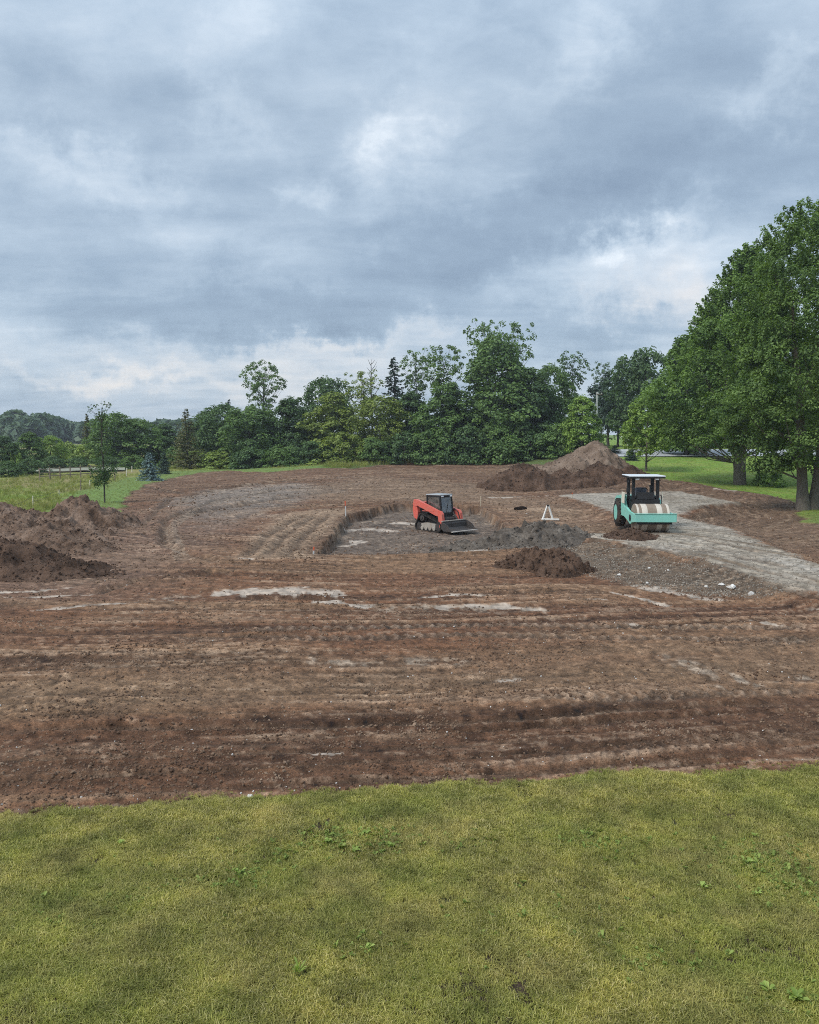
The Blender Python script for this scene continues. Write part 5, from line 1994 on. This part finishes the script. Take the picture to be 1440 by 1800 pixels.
def build_roller():
    x, y, z = GH(1142, 932)
    ray = math.atan2(x, y)
    rz = -math.pi / 2 + R(15) - ray
    hx, hy = math.cos(rz), math.sin(rz)
    s = .95
    root = empty('road_roller', (x - hx * 1.25 * s, y - hy * 1.25 * s, z + .0), rz)
    root.scale = (s, s, s)
    tag(root, 'mint green single drum road roller with a flat canopy on the gravel pad', 'road roller')
    DX, DR, DW = 1.30, .70, .84
    d = MB()
    d.lathe_y([(-DW, .2), (-DW + .01, DR - .05), (-DW + .03, DR), (DW - .03, DR), (DW - .01, DR - .05), (DW, .2)], DX, DR - .02, 48)
    drum = d.build('drum', MAT['drum_steel'], root, True)
    for (a, b) in ((-.80, -.70), (-.56, -.28), (.18, .44), (.68, .80)):
        bd = MB()
        n = 48
        bd.lathe_y([(a, DR + .001), (a + .01, DR + .004), (b - .01, DR + .004), (b, DR + .001)], DX, DR - .02, n)
        bd.build('drum_band', MAT['drum_clean'], drum, True)
    fr = MB()
    for sy in (-1, 1):
        ya, yb = (.89, 1.0) if sy > 0 else (-1.0, -.89)
        fr.prism([(.02, .62), (.02, 1.10), (.35, 1.12), (1.05, .98), (2.22, .92), (2.22, .56), (1.65, .50), (1.30, .36), (.95, .46)], ya, yb)
    fr.box(.02, .16, -.888, .888, .62, 1.08)
    frame = fr.build('drum_frame', MAT['mint'], root)
    bm_ = MB()
    bm_.box(2.222, 2.36, -1.02, 1.02, .56, .96, .02)
    bm_.build('front_beam', MAT['mint'], root)
    rim = MB()
    rim.box(2.20, 2.38, -1.03, 1.03, .962, .985)
    rim.build('beam_lip', MAT['mint'], frame)
    sc = MB()
    sc.box(2.06, 2.20, -.84, .84, .44, .55)
    sc.build('scraper', MAT['black'], root)
    for sy in (-1, 1):
        hb = MB()
        ya, yb = (1.002, 1.03) if sy > 0 else (-1.03, -1.002)
        hb.lathe_y([(ya, .14), (ya + .004, .17), (yb - .004, .17), (yb, .14)], DX, .68, 20)
        hb.build('drum_hub', MAT['black'], frame)
    # articulation and rear chassis
    ch = MB()
    ch.box(-.55, .018, -.32, .32, .52, .98, .04)
    ch.box(-2.5, -.56, -.56, .56, .55, .96, .04)
    ch.build('chassis', MAT['black'], root)
    hd = MB()
    hd.prism([(-2.75, .80), (-.86, .92), (-.86, 1.62), (-1.30, 1.66), (-2.55, 1.50), (-2.75, 1.32)], -.86, .86)
    hood = hd.build('engine_hood', MAT['mint'], root)
    gr = MB()
    for k in range(6):
        gr.box(-2.2 + k * .16, -2.12 + k * .16, -.868, .868, 1.05, 1.35)
    gr.build('hood_vent', MAT['black'], hood)
    for sy in (-1, 1):
        sd = MB()
        ya, yb = (.80, .98) if sy > 0 else (-.98, -.80)
        sd.prism([(-.84, .62), (-.10, .62), (-.10, 1.06), (-.36, 1.42), (-.84, 1.60)], ya, yb)
        sd.build('side_tank', MAT['mint'], root)
    # platform, console, seat
    pf = MB()
    pf.box(-.84, .42, -.78, .78, 1.00, 1.10, .01)
    pf.build('platform', MAT['black'], root)
    cs = MB()
    cs.prism([(.10, 1.101), (.50, 1.101), (.47, 1.50), (.16, 1.62)], -.70, .70)
    cs.prism([(-.30, 1.101), (.098, 1.101), (.098, 1.36), (-.30, 1.30)], -.70, -.30)
    cs.prism([(-.30, 1.101), (.098, 1.101), (.098, 1.36), (-.30, 1.30)], .30, .70)
    cs.prism([(.10, 1.55), (.40, 1.55), (.34, 1.90), (.16, 1.88)], -.44, .44)
    cs.box(.16, .34, -.60, -.36, 1.602, 1.72, .02)
    cs.box(.16, .34, .36, .60, 1.602, 1.72, .02)
    cons = cs.build('console', MAT['black'], root)
    sw = MB()
    n = 18
    ring = [(-.02 + .08 * math.sin(2 * math.pi * k / n), .20 * math.cos(2 * math.pi * k / n), 1.92 + .18 * math.sin(2 * math.pi * k / n)) for k in range(n + 1)]
    sw.tube(ring, .018, 6, False)
    sw.tube([(.14, 0, 1.82), (-.02, 0, 1.92)], .025, 6)
    sw.build('steering_wheel', MAT['black'], root)
    st = MB()
    st.box(-.62, -.14, -.26, .26, 1.45, 1.58, .05)
    st.box(-.74, -.58, -.30, .30, 1.52, 2.08, .05)
    st.box(-.55, -.2, -.18, .18, 1.11, 1.45)
    st.build('seat', MAT['seatm'], root)
    gp = MB()
    gp.box(-.66, -.06, -1.0, -.975, 1.28, 1.86, .008)
    gp.build('side_panel', MAT['cream'], root)
    for sy in (-.80, .80):
        hr = MB()
        hr.tube([(.36, sy, 1.1), (.36, sy, 1.72), (-.60, sy, 1.72), (-.60, sy, 1.1)], .022, 6)
        hr.build('handrail', MAT['black'], root)
    # canopy
    for sx in (.26, -.78):
        for sy in (-.62, .62):
            p = MB()
            p.box(sx - .07, sx + .07, sy - .075, sy + .075, 1.10, 2.64, .012)
            p.build('canopy_post', MAT['black'], root)
    fr2 = MB()
    fr2.box(-1.04, .64, -.90, .90, 2.62, 2.70, .01)
    can = fr2.build('canopy_frame', MAT['black'], root)
    rf = MB()
    rf.box(-1.06, .66, -.92, .92, 2.702, 2.76, .02)
    rf.build('canopy_roof', MAT['roof'], root)
    for sy in (-.5, .5):
        lm = MB()
        lm.box(.52, .60, sy - .1, sy + .1, 2.54, 2.66, .02)
        lm.build('headlight', MAT['lamp_glass'], can)
    for sy in (-.3, .3):
        for k in range(2):
            ho = MB()
            ho.tube([(-.02, sy, .92), (.04, sy + .1 * k, 1.0 + .06 * k), (.3, sy + .3, 1.02 + .03 * k), (.62, sy * 2.75, .99)], .02, 6)
            ho.build('hose', MAT['black'], root, True)
    mi = MB()
    mi.tube([(.48, -.88, 2.62), (.60, -.98, 2.4), (.60, -.98, 2.1)], .012, 5)
    mi.box(.585, .615, -1.06, -.90, 1.92, 2.12, .01)
    mi.build('mirror', MAT['black'], can)
    ex = MB()
    ex.tube([(-1.05, .60, 1.6), (-1.05, .60, 2.05), (-1.13, .60, 2.15)], .05, 8)
    ex.build('exhaust_pipe', MAT['darksteel'], root, True)
    mk = MB()
    mk.tube([(.2, .84, 1.12), (.2, .90, 1.75), (.2, .86, 1.9)], .03, 6)
    mk.build('grab_handle', MAT['cream'], root)
    for sy in (-1, 1):
        c = sy * .86
        ty = MB()
        w = .24
        ty.lathe_y([(c - w, .40), (c - w - .015, .52), (c - w + .03, .66), (c - w + .10, .72), (c + w - .10, .72), (c + w - .03, .66), (c + w + .015, .52), (c + w, .40)], -1.50, .70, 36)
        tyre = ty.build('tyre', MAT['rubber'], root, True)
        tg = MB()
        for k in range(22):
            a = 2 * math.pi * k / 22
            for half in (-1, 1):
                a2 = a + (.14 if half > 0 else 0)
                pts = []
                for (rr, da) in ((.715, 0), (.715, .11), (.755, .10), (.755, .01)):
                    pts.append((-1.50 + rr * math.cos(a2 + da), .70 + rr * math.sin(a2 + da)))
                y0, y1 = (c + .01, c + w - .05) if half > 0 else (c - w + .05, c - .01)
                tg.prism(pts, y0, y1)
        tg.build('tread', MAT['rubber'], tyre)['kind'] = 'stuff'
        rm = MB()
        e = sy
        rm.lathe_y(sorted([(c + e * (w + .004), .41), (c + e * (w - .06), .36), (c + e * (w - .10), .20), (c + e * (w - .04), .14), (c + e * (w - .04), .05)]), -1.50, .70, 28)
        rim_o = rm.build('rim', MAT['mint'], tyre, True)
        hb = MB()
        ea, eb = sorted((c + e * (w - .038), c + e * (w - .005)))
        hb.lathe_y([(ea, .13), (ea + .006, .15), (eb - .006, .13), (eb, .09)], -1.50, .70, 16)
        hb.build('hub', MAT['darksteel'], tyre, True)


build_roller()

# ------------------------------------------------------------------ stakes, frame, posts
STK = [
    # x, base y, top y, width m, lean, body, cap, label
    (551, 979, 959, .055, .05, 'white', 'flag', 'white survey stake with an orange red top at the near left pit corner'),
    (608, 912, 886, .055, -.03, 'white', 'flag', 'survey stake with a pinkish red top on the far left pit edge'),
    (845, 890, 873, .06, .02, 'lath', 'lath', 'bare wooden stake at the far right pit corner behind the loader'),
    (931, 960, 944, .055, .06, 'white', 'flag', 'white survey stake with an orange top on the grey gravel heap'),
    (1006, 875, 866, .05, 0, 'lath', 'flag', 'short wooden stake with a reddish top at the left corner of the gravel pad'),
    (1073, 857, 846, .14, .0, 'white', 'white', 'stubby white marker at the foot of the dark topsoil heap'),
]
for (px, b, t, w, lean, m1, m2, lab) in STK:
    x, y, z = GH(px, b)
    h = (b - t) / FPX * y * 1.02
    o = empty('survey_stake', (x, y, z))
    o.rotation_euler = (0, lean, .4)
    tag(o, lab, 'stake', 'survey stakes around the pit')
    k = h * .68
    mb = MB()
    mb.add([(-w / 2, -w / 4, 0), (w / 2, -w / 4, 0), (w / 2, w / 4, 0), (-w / 2, w / 4, 0), (-w / 2, -w / 4, k), (w / 2, -w / 4, k), (w / 2, w / 4, k), (-w / 2, w / 4, k), (0, 0, -.25)],
           [(4, 5, 6, 7), (0, 1, 5, 4), (1, 2, 6, 5), (2, 3, 7, 6), (3, 0, 4, 7), (1, 0, 8), (2, 1, 8), (3, 2, 8), (0, 3, 8)])
    mb.build('shaft', MAT[m1], o)
    mb = MB()
    mb.box(-w / 2 - .004, w / 2 + .004, -w / 4 - .004, w / 4 + .004, k + .001, h, .006)
    mb.build('top', MAT[m2], o)

x, y, z = GH(963, 915)
o = empty('a_frame', (x, y, z + .03), R(-8))
tag(o, 'white A-frame of two leaning legs on a base board, on tan soil', 'a-frame')
k = y / FPX
hh = 25 * k
for sx, nm in ((-1, 'leg'), (1, 'leg')):
    mb = MB()
    x0 = -9 * k if sx < 0 else 9 * k
    mb.tube([(x0, 0, -.02), (sx * 1.0 * k, 0, hh)], [.058, .05], 4)
    mb.build(nm, MAT['white'], o)
mb = MB()
mb.box(-.07, .07, -.06, .06, hh - .04, hh + .03, .01)
mb.build('cap', MAT['black'], o)
mb = MB()
mb.box(-11 * k, 20 * k, -.16, -.08, -.02, .07, .01)
mb.build('base_board', MAT['white'], o)


def build_wire_fence():
    spec = [(14, 910, 888, .10, 'weathered', 'dark post standing alone behind the leftmost mound'), (58, 893, 874, .06, 'cream', 'pale slim post, second from the left'), (104, 873, 862, .06, 'cream', 'short pale slim post'),
            (142, 864, 845, .10, 'weathered', 'dark leaning wooden post'), (158, 857, 845, .07, 'cream', 'pale slim post right of the dark leaning post'), (202, 847, 828, .12, 'weathered', 'brown wooden post behind the sapling'),
            (222, 838, 824, .10, 'cream', 'pale slanting post'), (232, 831, 820, .10, 'cream', 'pale post nearest the spruces')]
    P = []
    for (px, b, t, w, m, lab) in spec:
        x, y, z = GH(px, b)
        P.append((x, y, z, (b - t) / FPX * y))
    root = empty('wire_fence', P[0][:3])
    tag(root, 'wire fence on mixed dark and pale posts along the pasture', 'fence')
    for (px, b, t, w, m, lab), (x, y, z, h) in zip(spec, P):
        mb = MB()
        lx = .12 * h * (1 if px in (222,) else .25)
        X, Y, Z = x - P[0][0], y - P[0][1], z - P[0][2]
        mb.tube([(X, Y, Z - .2), (X + lx * .5, Y, Z + h * .5), (X + lx, Y, Z + h)], [w * .55, w * .52, w * .48], 8)
        q = mb.build('post', MAT[m], root, True)
        q['label'] = lab
    for f in (.45, .85):
        mb = MB()
        for (a, b) in zip(P[:-1], P[1:]):
            p0 = (a[0] - P[0][0], a[1] - P[0][1], a[2] - P[0][2] + f * a[3])
            p1 = (b[0] - P[0][0], b[1] - P[0][1], b[2] - P[0][2] + f * b[3])
            mid = tuple((u + v) / 2 - (.05 if i == 2 else 0) for i, (u, v) in enumerate(zip(p0, p1)))
            mb.tube([p0, mid, p1], .008, 4, False)
        mb.build('wire', MAT['darksteel'], root)


build_wire_fence()


def build_board_fence():
    xs = [70, 88, 106, 124, 142, 160, 178]
    P = []
    for i, px in enumerate(xs):
        x, y, z = GH(px, 845 - (px - 70) * .06)
        P.append((x, y, z))
    root = empty('board_fence', P[0])
    tag(root, 'brown three rail board fence at the back of the pasture', 'fence')
    O = P[0]
    for p in P:
        mb = MB()
        mb.box(p[0] - O[0] - .055, p[0] - O[0] + .055, p[1] - O[1] - .055, p[1] - O[1] + .055, p[2] - O[2] - .2, p[2] - O[2] + 1.28, .01)
        mb.build('post', MAT['weathered'], root)
    for a, b in zip(P[:-1], P[1:]):
        for hgt in (.42, .78, 1.14):
            mb = MB()
            p0 = [a[i] - O[i] for i in range(3)]
            p1 = [b[i] - O[i] for i in range(3)]
            d = math.hypot(p1[0] - p0[0], p1[1] - p0[1])
            ux, uy = (p1[0] - p0[0]) / d, (p1[1] - p0[1]) / d
            nx, ny = uy * .025, -ux * .025
            ox, oy = uy * .082, -ux * .082
            vs = []
            for q in (p0, p1):
                for dz in (-.04, .04):
                    for s in (-1, 1):
                        vs.append((q[0] + ox + nx * s, q[1] + oy + ny * s, q[2] + hgt + dz))
            mb.add(vs, [(0, 1, 3, 2), (4, 6, 7, 5), (0, 4, 5, 1), (2, 3, 7, 6), (0, 2, 6, 4), (1, 5, 7, 3)])
            mb.build('rail', MAT['weathered'], root)


build_board_fence()

# utility pole behind the tree line
D = 128.0
x = (1047 - CX) / FPX * D
z = float(slope_h(np.array([x]), np.array([D]))[0])
o = empty('utility_pole', (x, D, z))
tag(o, 'pale grey utility pole rising between the trees and the dark pines', 'utility pole')
zt = CAM_H + (760 - 690) / FPX * D - z
mb = MB()
mb.tube([(0, 0, -.3), (0, 0, zt * .5), (0, 0, zt)], [.19, .165, .13], 10)
mb.build('pole', MAT['white'], o, True)
mb = MB()
mb.box(-.1, .75, -.20, -.14, zt - .42, zt - .28)
arm = mb.build('crossarm', MAT['weathered'], o)
for sx in (.2, .65):
    mb = MB()
    mb.lathe_y([(-.2, .03), (-.18, .08), (-.13, .08), (-.11, .03)], sx, zt - .2, 10)
    mb.build('insulator', MAT['white'], arm)

# white sign post at the road
x, y, z = G(1103, 803)
o = empty('sign_post', (x, y, z))
tag(o, 'white sign post with a short arm by the road, left of the small tree', 'sign post')
k = y / FPX
mb = MB()
mb.box(-.11, .11, -.11, .11, -.2, 38 * k, .01)
mb.build('post', MAT['white'], o)
mb = MB()
mb.box(-13 * k, -.112, -.06, .06, 34 * k, 37 * k, .01)
mb.build('arm', MAT['white'], o)


# ------------------------------------------------------------------ weeds in the lawn
def weed_mesh(seed, nleaf, lmin, lmax, wid, up):
    rng = np.random.default_rng(seed)
    V, F, T = [], [], []
    for k in range(nleaf):
        a = rng.uniform(0, 6.28)
        ln = rng.uniform(lmin, lmax)
        w = ln * wid * rng.uniform(.7, 1.2)
        u = up * rng.uniform(.5, 1.3)
        ca, sa = math.cos(a), math.sin(a)
        b0 = rng.normal(0, lmin * .35, 2)
        b = len(V)
        for (t, ww) in ((0, .12), (.35, .8), (.7, 1.0), (1.0, .08)):
            r_ = ln * t * (1 - .25 * u)
            zz = .015 + ln * (u * t - .45 * u * t * t)
            for s in (-1, 0, 1):
                V.append((b0[0] + ca * r_ - sa * s * w * ww * .5, b0[1] + sa * r_ + ca * s * w * ww * .5, zz + abs(s) * w * ww * .22))
        for i in range(3):
            for j in range(2):
                F.append((b + i * 3 + j, b + i * 3 + j + 1, b + i * 3 + j + 4, b + i * 3 + j + 3))
        T += list(np.clip(rng.uniform(.1, 1) + np.zeros(12), 0, 1))
    return np_mesh('leaves', V, F, {'tone': ('FLOAT', T)}, True)


WEEDS = [(525, 1735, 26, .05, .13, .16, 1.5, 'bright upright grass clump weed near the bottom of the lawn'), (648, 1692, 9, .04, .09, .45, .7, 'flat leafy weed above and right of the bright grass clump'),
         (690, 1500, 14, .035, .075, .42, .8, 'yellow green weed right of the weedy patch in the lawn'), (575, 1490, 18, .035, .07, .5, .6, 'leafy weed at the left of the weedy patch in the lawn'),
         (645, 1475, 14, .035, .07, .5, .6, 'leafy weed at the top of the weedy patch in the lawn'), (625, 1508, 12, .035, .07, .5, .6, 'leafy weed at the lower middle of the weedy patch'),
         (1312, 1527, 12, .045, .09, .55, .8, 'pale green broad leaved weed in the bare spot on the right'), (1236, 1576, 12, .04, .085, .42, .9, 'bright weed below and left of the bare spot on the right'),
         (1328, 1480, 8, .04, .08, .5, .7, 'small pale weed at the top of the bare spot on the right'), (1400, 1780, 22, .05, .11, .45, .9, 'big leafy weed in the bottom right corner'),
         (1350, 1765, 12, .05, .1, .45, .8, 'leafy weed just left of the big corner weed'), (212, 1492, 8, .03, .07, .5, .8, 'small pale weed in the upper left of the lawn'),
         (420, 1547, 12, .035, .075, .45, .7, 'leafy weed left of the weedy patch'), (1330, 1585, 10, .04, .08, .5, .7, 'pale weed low in the bare spot on the right')]
for k, (px, py, n, a, b, w, up, lab) in enumerate(WEEDS):
    x, y, z = GH(px, py)
    o = mobj('weed', weed_mesh(300 + k, n, a, b, w, up), LEAF['weed'])
    o.location = (x, y, z + .03)
    tag(o, lab, 'weed', 'weeds in the lawn')

def build_clover():
    rng = np.random.default_rng(18)
    pr = [proto_obj('clover', weed_mesh(340 + k, 9, .015, .035, .75, .9), LEAF['clover']) for k in range(3)]
    pr += [proto_obj('plantain', weed_mesh(350 + k, 7, .03, .065, .4, .7), LEAF['clover']) for k in range(3)]
    P = []
    for (px, py, sx, sy, n) in ((585, 1490, 1.0, .35, 300), (660, 1480, .6, .3, 160), (1330, 1520, .7, .5, 260), (1400, 1560, .5, .5, 260), (1400, 1780, .35, .2, 200), (1050, 1490, .5, .2, 90), (420, 1550, .4, .2, 90),
                                (820, 1490, .4, .2, 60), (330, 1560, .8, .5, 80), (980, 1640, 1.2, .6, 70), (120, 1620, .8, .5, 60), (640, 1690, .5, .3, 50), (1180, 1720, .6, .3, 50)):
        x, y, _ = G(px, py)
        P.append(np.stack([rng.normal(x, sx * .5, n), rng.normal(y, sy * .6, n)], 1))
    P = np.concatenate(P)
    h, c, ro, reg, sd = ground(P[:, 0], P[:, 1], True)
    k = (sd > .1) & (rng.uniform(size=len(h)) < .62)
    P, h = P[k], h[k]
    n = len(P)
    scatter('clover', np.stack([P[:, 0], P[:, 1], h + .008], 1), np.stack([rng.normal(0, .25, n), rng.normal(0, .25, n), rng.uniform(0, 6.3, n)], 1), rng.uniform(.5, 1.25, n), rng.integers(0, 6, n), pr,
            'patches of clover and small broad leaved weeds in the lawn', 'clover')


build_clover()

# ------------------------------------------------------------------ air
HAZE = 0.0004
if HAZE > 0:
    m = bpy.data.materials.new('haze')
    m.use_nodes = True
    m.node_tree.nodes.clear()
    ou = m.node_tree.nodes.new('ShaderNodeOutputMaterial')
    pv = m.node_tree.nodes.new('ShaderNodeVolumePrincipled')
    pv.inputs['Color'].default_value = (.86, .92, 1, 1)
    pv.inputs['Density'].default_value = HAZE
    pv.inputs['Anisotropy'].default_value = .3
    m.node_tree.links.new(pv.outputs[0], ou.inputs['Volume'])
    mb = MB()
    mb.box(-760, 760, -760, 760, -4, 32)
    hz = mb.build('haze', m)
    tag(hz, 'thin pale haze over the whole place', 'haze', kind='stuff')
